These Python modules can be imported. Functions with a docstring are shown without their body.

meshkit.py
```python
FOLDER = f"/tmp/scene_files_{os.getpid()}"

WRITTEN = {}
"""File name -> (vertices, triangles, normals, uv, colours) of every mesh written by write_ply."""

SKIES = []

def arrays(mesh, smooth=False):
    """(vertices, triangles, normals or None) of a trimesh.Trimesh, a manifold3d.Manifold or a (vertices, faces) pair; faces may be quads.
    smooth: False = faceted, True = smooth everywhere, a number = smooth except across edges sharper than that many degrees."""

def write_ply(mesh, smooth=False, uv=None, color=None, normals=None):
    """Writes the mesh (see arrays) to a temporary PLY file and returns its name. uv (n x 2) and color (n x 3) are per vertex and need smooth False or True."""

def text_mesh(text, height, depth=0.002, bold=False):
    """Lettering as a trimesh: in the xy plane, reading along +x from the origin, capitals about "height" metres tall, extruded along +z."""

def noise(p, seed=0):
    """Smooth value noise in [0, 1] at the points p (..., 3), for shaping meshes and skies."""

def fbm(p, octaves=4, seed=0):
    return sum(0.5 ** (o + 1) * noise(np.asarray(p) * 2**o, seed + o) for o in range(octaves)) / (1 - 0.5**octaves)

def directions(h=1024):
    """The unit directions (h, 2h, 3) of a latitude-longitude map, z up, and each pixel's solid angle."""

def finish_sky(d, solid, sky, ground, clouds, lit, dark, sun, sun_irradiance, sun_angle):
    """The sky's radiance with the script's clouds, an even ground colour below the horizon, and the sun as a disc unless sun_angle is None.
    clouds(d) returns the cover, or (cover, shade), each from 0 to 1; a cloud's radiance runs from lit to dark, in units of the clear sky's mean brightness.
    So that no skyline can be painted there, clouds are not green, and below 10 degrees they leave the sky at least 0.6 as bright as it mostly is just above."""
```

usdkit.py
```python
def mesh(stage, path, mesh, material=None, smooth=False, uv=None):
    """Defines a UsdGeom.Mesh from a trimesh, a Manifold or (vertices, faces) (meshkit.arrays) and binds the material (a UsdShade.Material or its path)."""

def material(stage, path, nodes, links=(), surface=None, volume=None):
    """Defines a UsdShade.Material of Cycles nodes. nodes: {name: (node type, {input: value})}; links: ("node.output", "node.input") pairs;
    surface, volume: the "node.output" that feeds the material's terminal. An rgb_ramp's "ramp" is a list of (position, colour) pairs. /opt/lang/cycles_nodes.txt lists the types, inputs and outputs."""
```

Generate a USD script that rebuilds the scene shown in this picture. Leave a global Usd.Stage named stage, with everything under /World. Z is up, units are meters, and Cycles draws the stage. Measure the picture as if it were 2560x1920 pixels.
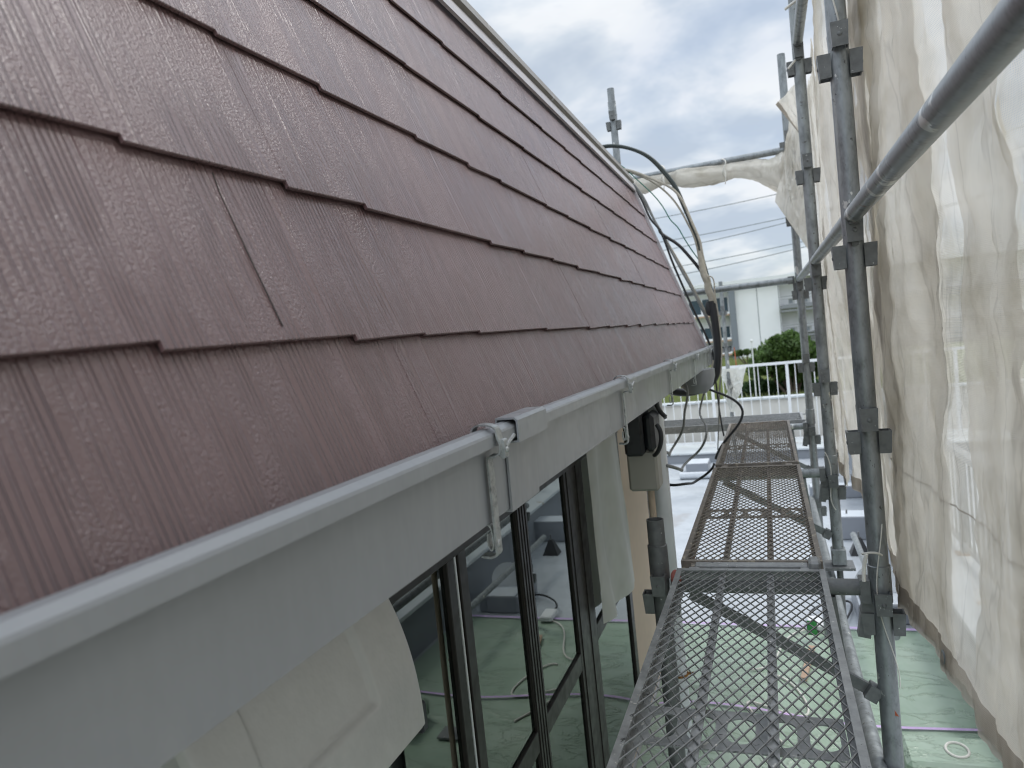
import math, random
import numpy as np
import trimesh, usdkit, meshkit
import manifold3d as m3
from shapely.geometry import LineString, Polygon, box as sbox
from shapely.ops import unary_union
from pxr import Usd, UsdGeom, UsdLux, UsdShade, Gf, Sdf, Vt

stage = Usd.Stage.CreateInMemory()
UsdGeom.SetStageUpAxis(stage, UsdGeom.Tokens.z)
UsdGeom.SetStageMetersPerUnit(stage, 1.0)
W = UsdGeom.Xform.Define(stage, '/World'); UsdGeom.Xform.Define(stage, '/World/Looks')
stage.SetDefaultPrim(W.GetPrim())

# ------------------------------------------------------------------ camera
YAW, PITCH, ROLL, F = -0.34486352, -0.05277393, -0.10346408, 1800.0
CX, CY = 1280.0, 960.0
def cam_axes():
    f = np.array([math.sin(YAW)*math.cos(PITCH), math.cos(YAW)*math.cos(PITCH), math.sin(PITCH)])
    rt = np.array([math.cos(YAW), -math.sin(YAW), 0]); up = np.cross(rt, f)
    r2 = math.cos(ROLL)*rt + math.sin(ROLL)*up; u2 = np.cross(r2, f)
    return np.array([r2, -u2, f])
CM = cam_axes()
cam = UsdGeom.Camera.Define(stage, '/World/camera')
m = Gf.Matrix4d(1)
for i, row in enumerate((CM[0], -CM[1], -CM[2])):
    m.SetRow(i, Gf.Vec4d(*map(float, row), 0))
cam.AddTransformOp().Set(m)
cam.CreateHorizontalApertureAttr(36.0); cam.CreateVerticalApertureAttr(27.0)
cam.CreateFocalLengthAttr(36.0*F/2560); cam.CreateClippingRangeAttr(Gf.Vec2f(0.02, 2000))
cam.CreateFStopAttr(7.5); cam.CreateFocusDistanceAttr(1.35)
cam.CreateExposureAttr(0.6)

def at(x, y, **k):                 # a pixel of the photograph on the plane X=, Y= or Z=
    w = CM.T @ np.array([x-CX, y-CY, F]); ax, v = list(k.items())[0]; i = 'XYZ'.index(ax)
    return w*v/w[i]

# ------------------------------------------------------------------ sky and sun
SUN_EL, SUN_AZ = math.radians(58), math.radians(60)
mat = usdkit.material
mat(stage, '/World/Looks/sky_clouds', {
    'tc': ('texture_coordinate', {}),
    'sky': ('sky_texture', {'sky_type': 'single_scattering', 'sun_disc': False, 'sun_elevation': SUN_EL, 'sun_rotation': SUN_AZ, 'aerosol_density': 2.0}),
    'sep': ('separate_xyz', {}),
    'zz': ('math', {'math_type': 'add', 'value2': 0.22}),
    'zc': ('math', {'math_type': 'maximum', 'value2': 0.08}),
    'dx': ('math', {'math_type': 'divide'}), 'dy': ('math', {'math_type': 'divide'}),
    'cv': ('combine_xyz', {'z': 0.37}),
    'n1': ('noise_texture', {'scale': 2.6, 'detail': 7.0, 'roughness': 0.52, 'distortion': 0.25}),
    'n2': ('noise_texture', {'scale': 1.7, 'detail': 5.0, 'roughness': 0.5, 'distortion': 0.3}),
    'r1': ('rgb_ramp', {'ramp': [(0.0, (3.3, 3.85, 4.6)), (0.40, (3.6, 4.15, 4.9)), (0.49, (4.4, 4.9, 5.5)), (0.58, (5.8, 6.05, 6.35)), (1.0, (6.9, 6.95, 7.0))]}),
    'r2': ('map_range', {'from_min': 0.30, 'from_max': 0.55, 'to_min': 0.70, 'to_max': 1.0, 'clamp': True}),
    'hz': ('map_range', {'from_min': 0.0, 'from_max': 0.16, 'to_min': 0.66, 'to_max': 1.0, 'clamp': True}),
    'cov': ('math', {'math_type': 'multiply'}),
    'mx': ('mix_color', {'use_clamp': False}),
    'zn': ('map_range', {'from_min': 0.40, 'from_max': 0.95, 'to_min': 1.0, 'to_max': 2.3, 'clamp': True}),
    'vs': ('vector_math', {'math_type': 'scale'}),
    'bg': ('background_shader', {'strength': 0.1}),
}, [('tc.generated', 'sep.vector'), ('sep.z', 'zz.value1'), ('zz.value', 'zc.value1'), ('sep.x', 'dx.value1'), ('zc.value', 'dx.value2'), ('sep.y', 'dy.value1'), ('zc.value', 'dy.value2'),
    ('dx.value', 'cv.x'), ('dy.value', 'cv.y'), ('cv.vector', 'n1.vector'), ('cv.vector', 'n2.vector'), ('n1.fac', 'r1.fac'), ('n2.fac', 'r2.value'), ('sep.z', 'hz.value'),
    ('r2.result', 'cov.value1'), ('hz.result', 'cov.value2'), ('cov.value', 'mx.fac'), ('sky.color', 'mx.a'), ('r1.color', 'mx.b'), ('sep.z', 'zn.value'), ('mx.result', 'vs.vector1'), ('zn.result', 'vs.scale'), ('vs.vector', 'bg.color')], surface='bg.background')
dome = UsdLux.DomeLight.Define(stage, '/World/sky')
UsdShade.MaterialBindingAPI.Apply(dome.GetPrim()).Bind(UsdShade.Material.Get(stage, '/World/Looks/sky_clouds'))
dome.GetPrim().SetCustomDataByKey('kind', 'structure')
sun = UsdLux.DistantLight.Define(stage, '/World/sun')
sun.CreateIntensityAttr(0.3); sun.CreateAngleAttr(14.0); sun.CreateColorAttr(Gf.Vec3f(1.0, 0.97, 0.92)); sun.CreateNormalizeAttr(True)
sd = np.array([math.sin(SUN_AZ)*math.cos(SUN_EL), math.cos(SUN_AZ)*math.cos(SUN_EL), math.sin(SUN_EL)])
zx = np.cross([0, 0, 1], sd); zx /= np.linalg.norm(zx); zy = np.cross(sd, zx)
ms = Gf.Matrix4d(1)
for i, row in enumerate((zx, zy, sd)):
    ms.SetRow(i, Gf.Vec4d(*map(float, row), 0))
sun.AddTransformOp().Set(ms)

# ------------------------------------------------------------------ materials
L = {}
def reg(name, nodes, links, surface='p.BSDF'):
    L[name] = mat(stage, '/World/Looks/'+name, nodes, links, surface=surface); return name
def plain(name, col, rough=0.5, metal=0.0, vary=0.25, scale=12.0, bump=0.0, bscale=120.0, spec=0.5, stretch=(1, 1, 1), spots=None, coat=0.0):
    c = np.array(col, float)
    nodes = {'g': ('geometry', {}), 'mp': ('mapping', {'scale': stretch}), 'n': ('noise_texture', {'scale': scale, 'detail': 6.0, 'roughness': 0.62}),
             'r': ('rgb_ramp', {'ramp': [(0.25, tuple(np.clip(c*(1-vary), 0, 1))), (0.5, tuple(c)), (0.75, tuple(np.clip(c*(1+vary), 0, 1)))]}),
             'rr': ('map_range', {'from_min': 0.3, 'from_max': 0.7, 'to_min': max(rough-0.1, 0.02), 'to_max': min(rough+0.12, 1), 'clamp': True}),
             'p': ('principled_bsdf', {'metallic': metal, 'specular_ior_level': spec, 'coat_weight': coat, 'coat_roughness': 0.15})}
    links = [('g.position', 'mp.vector'), ('mp.vector', 'n.vector'), ('n.fac', 'r.fac'), ('n.fac', 'rr.value'), ('rr.result', 'p.roughness')]
    last = 'r.color'
    for i, (sc, thr, w, colr, st) in enumerate(spots or []):
        nodes[f'sm{i}'] = ('mapping', {'scale': st, 'location': (3.1*i, 1.7*i, .9*i)})
        nodes[f'sn{i}'] = ('noise_texture', {'scale': sc, 'detail': 4.0, 'roughness': 0.6})
        nodes[f'sf{i}'] = ('map_range', {'from_min': thr, 'from_max': thr+w, 'to_min': 0.0, 'to_max': 0.9, 'clamp': True})
        nodes[f'sx{i}'] = ('mix_color', {'b': colr})
        links += [('g.position', f'sm{i}.vector'), (f'sm{i}.vector', f'sn{i}.vector'), (f'sn{i}.fac', f'sf{i}.value'), (f'sf{i}.result', f'sx{i}.fac'), (last, f'sx{i}.a')]
        last = f'sx{i}.result'
    links.append((last, 'p.base_color'))
    if bump:
        nodes['bn'] = ('noise_texture', {'scale': bscale, 'detail': 4.0})
        nodes['b'] = ('bump', {'strength': bump, 'distance': 0.002})
        links += [('mp.vector', 'bn.vector'), ('bn.fac', 'b.height'), ('b.normal', 'p.normal')]
    return reg(name, nodes, links)

def slate_material(name, tint):
    # fine ribs down the slope, fading into pitted patches, under a coat of maroon paint
    c = np.array((0.132, 0.078, 0.079))*tint
    return reg(name, {
        'g': ('geometry', {}),
        'm0': ('mapping', {'scale': (1.2, 30.0, 1.2)}), 'n0': ('noise_texture', {'scale': 1.0, 'detail': 2.0, 'roughness': 0.5}),
        's0': ('separate_xyz', {}), 'k0': ('math', {'math_type': 'multiply_add', 'value2': 880.0}), 'j0': ('math', {'math_type': 'multiply', 'value2': 26.0}),
        'a1': ('math', {'math_type': 'sine'}),
        'r1': ('map_range', {'from_min': 0.35, 'from_max': 1.0, 'to_min': 0.0, 'to_max': 1.0, 'clamp': True}),
        'm3': ('mapping', {'scale': (7.0, 22.0, 7.0)}), 'n3': ('noise_texture', {'scale': 1.0, 'detail': 3.0, 'roughness': 0.6}),
        'f3': ('map_range', {'from_min': 0.42, 'from_max': 0.60, 'to_min': 1.0, 'to_max': 0.12, 'clamp': True}),
        'rib': ('math', {'math_type': 'multiply'}),
        'm2': ('mapping', {'scale': (300.0, 300.0, 300.0)}), 'n2': ('noise_texture', {'scale': 1.0, 'detail': 3.0, 'roughness': 0.6}),
        'f2': ('map_range', {'from_min': 0.40, 'from_max': 0.62, 'to_min': 0.10, 'to_max': 0.95, 'clamp': True}),
        'pit': ('math', {'math_type': 'multiply'}), 'h': ('math', {'math_type': 'add'}),
        'b': ('bump', {'strength': 1.0, 'distance': 0.0021}),
        'mc': ('mapping', {'scale': (2.5, 6.0, 2.5)}), 'nc': ('noise_texture', {'scale': 1.0, 'detail': 5.0, 'roughness': 0.65}),
        'rc': ('rgb_ramp', {'ramp': [(0.3, tuple(c*0.86)), (0.5, tuple(c)), (0.7, tuple(np.array(c)*1.14))]}),
        'rr': ('map_range', {'from_min': 0.3, 'from_max': 0.7, 'to_min': 0.22, 'to_max': 0.36, 'clamp': True}),
        'p': ('principled_bsdf', {'specular_ior_level': 0.5, 'ior': 1.78}),
    }, [('g.position', 'm0.vector'), ('m0.vector', 'n0.vector'), ('n0.fac', 'j0.value1'), ('g.position', 's0.vector'), ('s0.y', 'k0.value1'), ('j0.value', 'k0.value3'), ('k0.value', 'a1.value1'), ('a1.value', 'r1.value'),
        ('g.position', 'm3.vector'), ('m3.vector', 'n3.vector'), ('n3.fac', 'f3.value'), ('r1.result', 'rib.value1'), ('f3.result', 'rib.value2'),
        ('g.position', 'm2.vector'), ('m2.vector', 'n2.vector'), ('n3.fac', 'f2.value'), ('n2.fac', 'pit.value1'), ('f2.result', 'pit.value2'),
        ('rib.value', 'h.value1'), ('pit.value', 'h.value2'), ('h.value', 'b.height'), ('b.normal', 'p.normal'),
        ('g.position', 'mc.vector'), ('mc.vector', 'nc.vector'), ('nc.fac', 'rc.fac'), ('rc.color', 'p.base_color'), ('nc.fac', 'rr.value'), ('rr.result', 'p.roughness')])
for i, t in enumerate((0.96, 1.0, 1.05)):
    slate_material('maroon_slate_%d' % i, t)
plain('roof_underlay', (0.02, 0.014, 0.014), 0.8)
plain('ridge_metal', (0.17, 0.15, 0.125), 0.38, 0.2, 0.15, 6, spots=[(7.0, 0.66, 0.05, (0.50, 0.50, 0.50), (1, 1.2, 1))])
plain('verge_metal', (0.42, 0.40, 0.41), 0.35, 0.2, 0.12)
plain('gutter_grey', (0.225, 0.235, 0.248), 0.27, 0, 0.07, 5, 0.05, 260, spec=0.6, stretch=(1, 1, .3), spots=[(2.2, 0.60, 0.10, (0.265, 0.27, 0.272), (1, 1, .5)), (150.0, 0.735, 0.02, (0.12, 0.115, 0.11), (1, 1, 1))])
plain('hanger_zinc', (0.36, 0.375, 0.375), 0.33, 0.75, 0.30, 60, 0.25, 300)
plain('hood_cream', (0.47, 0.47, 0.455), 0.24, 0, 0.05, 9, 0.35, 95, spec=0.55)
plain('house_wall', (0.50, 0.40, 0.31), 0.85, 0, 0.07, 14, 0.6, 320)
plain('soffit', (0.33, 0.31, 0.28), 0.8, 0, 0.08)
plain('window_brown', (0.018, 0.014, 0.0125), 0.42, 0.0, 0.05, 20, spec=0.35)
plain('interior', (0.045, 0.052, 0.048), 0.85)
plain('curtain', (0.55, 0.58, 0.52), 0.9, 0, 0.06)
plain('white_pipe', (0.66, 0.68, 0.70), 0.35, 0, 0.06, 8)
plain('rusty_band', (0.26, 0.13, 0.04), 0.8, 0.1, 0.4, 60)
plain('black_plastic', (0.018, 0.02, 0.024), 0.4, 0, 0.2, 20)
plain('black_rubber', (0.016, 0.017, 0.019), 0.5)
plain('grey_cable', (0.20, 0.205, 0.20), 0.5)
plain('beige_cable', (0.36, 0.33, 0.27), 0.55, 0, 0.25, 30)
plain('green_wire', (0.02, 0.14, 0.10), 0.45)
plain('dark_cable', (0.035, 0.045, 0.042), 0.45)
plain('box_beige', (0.33, 0.32, 0.285), 0.45, 0, 0.05)
plain('galvanized', (0.24, 0.255, 0.26), 0.36, 0.6, 0.34, 34, 0.18, 220, stretch=(1, 1, .45),
      spots=[(12.0, 0.635, 0.012, (0.60, 0.60, 0.57), (1, 1, .6)), (70.0, 0.675, 0.02, (0.08, 0.08, 0.08), (1, 1, .6)), (10.0, 0.70, 0.02, (0.20, 0.13, 0.08), (1, 1, .7)), (7.0, 0.66, .09, (0.30, 0.32, 0.32), (1, 1, .8))])
plain('galvanized_old', (0.235, 0.25, 0.25), 0.45, 0.45, 0.5, 30, 0.22, 200, stretch=(1, 1, .45),
      spots=[(9.0, 0.68, 0.012, (0.62, 0.60, 0.52), (1, 1, .6)), (80.0, 0.64, 0.02, (0.09, 0.08, 0.07), (1, 1, 1))])
plain('steel_dark', (0.15, 0.155, 0.155), 0.5, 0.45, 0.32, 40, 0.2, 250, spots=[(70.0, 0.68, 0.015, (0.55, 0.55, 0.53), (1, 1, 1))])
plain('plank_steel', (0.29, 0.295, 0.295), 0.5, 0.4, 0.34, 34, 0.2, 250, spots=[(60.0, 0.66, 0.015, (0.62, 0.6, 0.56), (1, 1, 1)), (13.0, 0.735, 0.012, (0.34, 0.10, 0.05), (1, 1, 1)), (45.0, 0.66, 0.02, (0.05, 0.05, 0.05), (1, 1, 1))])
plain('plank_rusty', (0.21, 0.185, 0.16), 0.6, 0.3, 0.4, 28, 0.25, 250, spots=[(40.0, 0.60, 0.04, (0.40, 0.35, 0.27), (1, 1, 1)), (16.0, 0.66, 0.03, (0.17, 0.08, 0.04), (1, 1, 1))])
plain('mesh_steel', (0.21, 0.212, 0.21), 0.45, 0.4, 0.3, 50, spots=[(60.0, 0.68, 0.02, (0.55, 0.53, 0.5), (1, 1, 1))])
plain('blue_tape', (0.25, 0.42, 0.62), 0.6)
plain('green_tape', (0.05, 0.32, 0.08), 0.5)
plain('red_cap', (0.42, 0.14, 0.12), 0.85, 0, 0.3, 90, 0.7, 220)
plain('net_rope', (0.62, 0.60, 0.55), 0.8)
plain('floor_grey', (0.40, 0.425, 0.45), 0.2, 0, 0.14, 1.6, 0.10, 22, spots=[(1.7, 0.62, 0.06, (0.33, 0.33, 0.33), (1, .6, 1)), (5.0, 0.70, 0.03, (0.16, 0.13, 0.10), (1, .5, 1))])
plain('parapet_grey', (0.20, 0.215, 0.235), 0.45, 0, 0.08, 3)
plain('coping_pale', (0.50, 0.53, 0.54), 0.45, 0, 0.10, 4, spots=[(6.0, 0.66, 0.05, (0.32, 0.25, 0.18), (1, 1, 1))])
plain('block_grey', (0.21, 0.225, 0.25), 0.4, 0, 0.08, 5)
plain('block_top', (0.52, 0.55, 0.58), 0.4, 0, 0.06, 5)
plain('concrete', (0.52, 0.505, 0.465), 0.85, 0, 0.16, 3, 0.3, 60, stretch=(1, 1, .4))
plain('fence_white', (0.66, 0.67, 0.67), 0.4, 0, 0.04)
plain('tape_violet', (0.50, 0.36, 0.60), 0.5)
plain('timber', (0.40, 0.28, 0.20), 0.8, 0, 0.2, 40)
plain('dish_white', (0.62, 0.64, 0.66), 0.4, 0, 0.05)
plain('building_white', (0.74, 0.75, 0.755), 0.7, 0, 0.05, .3)
plain('building_grey', (0.17, 0.19, 0.21), 0.6)
plain('building_glass', (0.03, 0.055, 0.07), 0.12, 0, 0.3, .8)
plain('balcony_grey', (0.20, 0.21, 0.22), 0.7)
plain('aircon', (0.35, 0.36, 0.36), 0.5)
plain('neighbour_grey', (0.27, 0.27, 0.27), 0.8, 0, 0.1, .6)
plain('neighbour_pink', (0.50, 0.36, 0.28), 0.85, 0, 0.1, .6)
plain('field_earth', (0.16, 0.18, 0.075), 0.95, 0, 0.4, .5)
plain('bark', (0.08, 0.06, 0.045), 0.9)
plain('marker_red', (0.42, 0.11, 0.05), 0.6)
plain('wire_far', (0.22, 0.24, 0.26), 0.7)
plain('black_seam', (0.03, 0.028, 0.026), 0.8)

def leaf(name, col, vary=0.5):
    c = np.array(col)
    reg(name, {'g': ('geometry', {}), 'n': ('noise_texture', {'scale': 0.9, 'detail': 3.0}), 'w': ('math', {'math_type': 'multiply_add', 'value2': 0.55, 'value3': 0.0}),
               'ad': ('math', {'math_type': 'add'}),
               'r': ('rgb_ramp', {'ramp': [(0.25, tuple(c*(1-vary))), (0.55, tuple(c)), (0.95, tuple(c*(1+vary)))]}),
               'p': ('principled_bsdf', {'roughness': 0.5, 'specular_ior_level': 0.35}), 't': ('translucent_bsdf', {}), 'mx': ('mix_closure', {'fac': 0.3})},
        [('g.position', 'n.vector'), ('g.random_per_island', 'w.value1'), ('n.fac', 'ad.value1'), ('w.value', 'ad.value2'), ('ad.value', 'r.fac'),
         ('r.color', 'p.base_color'), ('r.color', 't.color'), ('p.BSDF', 'mx.closure1'), ('t.BSDF', 'mx.closure2')], 'mx.closure')
leaf('tree_leaf', (0.085, 0.145, 0.040))
leaf('hedge_leaf', (0.035, 0.075, 0.022))
leaf('grass_blade', (0.23, 0.265, 0.10), 0.35)

# glass: see-through with a strong mirror at grazing angles
reg('window_glass', {'f': ('fresnel', {'IOR': 2.15}), 't': ('transparent_bsdf', {'color': (0.62, 0.70, 0.65)}), 'g': ('glossy_bsdf', {'color': (0.92, 0.97, 0.93), 'roughness': 0.004}), 'mx': ('mix_closure', {})},
    [('f.fac', 'mx.fac'), ('t.BSDF', 'mx.closure1'), ('g.BSDF', 'mx.closure2')], 'mx.closure')

def net_material(name, cover, col, weave=True, dirt=0.12):
    c = np.array(col)
    nodes = {'g': ('geometry', {}), 'n': ('noise_texture', {'scale': 5.0, 'detail': 6.0, 'roughness': 0.65}),
             'r': ('rgb_ramp', {'ramp': [(0.28, tuple(c*(1-2.2*dirt)*np.array((1, .97, .9)))), (0.5, tuple(c)), (0.75, tuple(np.clip(c*(1+dirt), 0, 1)))]}),
             'd': ('diffuse_bsdf', {}), 'tl': ('translucent_bsdf', {}), 'dt': ('mix_closure', {'fac': 0.52}), 'tr': ('transparent_bsdf', {}), 'mx': ('mix_closure', {}),
             'w1': ('wave_texture', {'wave_type': 'bands', 'bands_direction': 'z', 'scale': 100.0, 'distortion': 0.6, 'detail': 1.0, 'detail_scale': .2}),
             'w2': ('wave_texture', {'wave_type': 'bands', 'bands_direction': 'y', 'scale': 100.0, 'distortion': 0.6, 'detail': 1.0, 'detail_scale': .2}),
             'wm': ('math', {'math_type': 'maximum'}),
             'cv': ('map_range', {'from_min': 0.2, 'from_max': 1.0, 'to_min': cover-0.26, 'to_max': min(cover+0.20, 1), 'clamp': True}),
             'm2': ('mapping', {'scale': (2.0, 5.0, .8), 'rotation': (-0.12, 0, 0), 'location': (3, 1, 2)}), 'n2': ('noise_texture', {'scale': 1.0, 'detail': 5.0, 'roughness': 0.6}), 'c2': ('map_range', {'from_min': 0.40, 'from_max': 0.60, 'to_min': -0.13, 'to_max': 0.14, 'clamp': True}),
             'ca': ('math', {'math_type': 'add', 'use_clamp': True}),
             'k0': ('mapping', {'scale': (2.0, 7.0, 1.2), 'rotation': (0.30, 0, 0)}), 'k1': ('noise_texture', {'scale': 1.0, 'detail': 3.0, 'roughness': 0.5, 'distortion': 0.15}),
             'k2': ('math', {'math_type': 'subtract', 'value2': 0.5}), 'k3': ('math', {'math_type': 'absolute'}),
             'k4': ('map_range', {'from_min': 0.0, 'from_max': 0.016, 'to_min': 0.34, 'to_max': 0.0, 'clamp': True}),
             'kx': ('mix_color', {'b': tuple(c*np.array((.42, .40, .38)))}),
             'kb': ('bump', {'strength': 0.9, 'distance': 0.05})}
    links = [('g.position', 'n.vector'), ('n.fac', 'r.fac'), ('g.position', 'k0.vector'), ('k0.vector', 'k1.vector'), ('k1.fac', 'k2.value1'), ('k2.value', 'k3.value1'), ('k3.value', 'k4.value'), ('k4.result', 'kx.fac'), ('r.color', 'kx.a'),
             ('kx.result', 'd.color'), ('kx.result', 'tl.color'), ('k1.fac', 'kb.height'), ('kb.normal', 'd.normal'), ('kb.normal', 'tl.normal'), ('d.BSDF', 'dt.closure1'), ('tl.BSDF', 'dt.closure2'),
             ('tr.BSDF', 'mx.closure1'), ('dt.closure', 'mx.closure2'), ('g.position', 'w1.vector'), ('g.position', 'w2.vector'), ('w1.fac', 'wm.value1'), ('w2.fac', 'wm.value2'),
             ('wm.value', 'cv.value'), ('g.position', 'm2.vector'), ('m2.vector', 'n2.vector'), ('n2.fac', 'c2.value'), ('cv.result', 'ca.value1'), ('c2.result', 'ca.value2'), ('ca.value', 'mx.fac')]
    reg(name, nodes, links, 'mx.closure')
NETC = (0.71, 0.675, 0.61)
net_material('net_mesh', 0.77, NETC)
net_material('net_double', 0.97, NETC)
net_material('net_hem', 0.97, (0.40, 0.36, 0.315))
net_material('net_far', 0.88, (0.70, 0.67, 0.61))
reg('film_white', {'g': ('geometry', {}), 'n': ('noise_texture', {'scale': 6.0, 'detail': 4.0}), 'r': ('rgb_ramp', {'ramp': [(0.3, (0.62, 0.62, 0.57)), (0.7, (0.74, 0.74, 0.70))]}),
    'p': ('principled_bsdf', {'roughness': 0.5}), 't': ('translucent_bsdf', {}), 'mx': ('mix_closure', {'fac': 0.35})},
    [('g.position', 'n.vector'), ('n.fac', 'r.fac'), ('r.color', 'p.base_color'), ('r.color', 't.color'), ('p.BSDF', 'mx.closure1'), ('t.BSDF', 'mx.closure2')], 'mx.closure')
# green masking film over the floor: thin, wrinkled, shiny
reg('green_film', {'g': ('geometry', {}), 'n': ('noise_texture', {'scale': 1.6, 'detail': 6.0, 'roughness': 0.65, 'distortion': 0.5}),
                   'r': ('rgb_ramp', {'ramp': [(0.3, (0.215, 0.30, 0.215)), (0.5, (0.275, 0.36, 0.272)), (0.7, (0.345, 0.42, 0.34))]}),
                   'm1': ('mapping', {'scale': (3.0, 7.5, 3.0), 'rotation': (0, 0, 0.5)}), 'n1': ('noise_texture', {'scale': 1.0, 'detail': 5.0, 'roughness': 0.6, 'distortion': 0.5}),
                   's1': ('math', {'math_type': 'subtract', 'value2': 0.5}), 'a1': ('math', {'math_type': 'absolute'}),
                   'k1': ('map_range', {'from_min': 0.0, 'from_max': 0.035, 'to_min': 1.0, 'to_max': 0.0, 'clamp': True}),
                   'b': ('bump', {'strength': 0.55, 'distance': 0.010}), 'p': ('principled_bsdf', {'roughness': 0.27})},
    [('g.position', 'n.vector'), ('n.fac', 'r.fac'), ('r.color', 'p.base_color'), ('g.position', 'm1.vector'), ('m1.vector', 'n1.vector'), ('n1.fac', 's1.value1'), ('s1.value', 'a1.value1'),
     ('a1.value', 'k1.value'), ('k1.result', 'b.height'), ('b.normal', 'p.normal')])

# ------------------------------------------------------------------ builders
used = {}
def numbered(path):
    k = used.get(path, 0); used[path] = k+1
    return path if k == 0 else '%s_%03d' % (path, k)
def thing(name, label, cat, loc=(0, 0, 0), group=None):
    x = UsdGeom.Xform.Define(stage, numbered('/World/'+name)); x.AddTranslateOp().Set(Gf.Vec3d(*map(float, loc)))
    tag(x, label, cat, group); return x
def tag(p, label=None, cat=None, group=None, kind=None):
    p = p.GetPrim()
    for k, v in (('label', label), ('category', cat), ('group', group), ('kind', kind)):
        if v: p.SetCustomDataByKey(k, v)
    return p
ORIGIN = {}
def obj(name, mesh, material, parent=None, smooth=35, label=None, kind=None):
    base = str(parent.GetPath()) if parent is not None else '/World'
    v, f = mesh.get() if isinstance(mesh, MB) else mesh
    off = np.array(ORIGIN.get(base, (0, 0, 0)), float)
    p = usdkit.mesh(stage, numbered(base+'/'+name), trimesh.Trimesh(np.asarray(v, float)-off, f, process=False), L[material], smooth=smooth)
    ORIGIN[str(p.GetPath())] = off
    if label: p.GetPrim().SetCustomDataByKey('label', label)
    if kind: p.GetPrim().SetCustomDataByKey('kind', kind)
    return p
def at_base(x, loc): ORIGIN[str(x.GetPath())] = loc; return x
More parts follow.
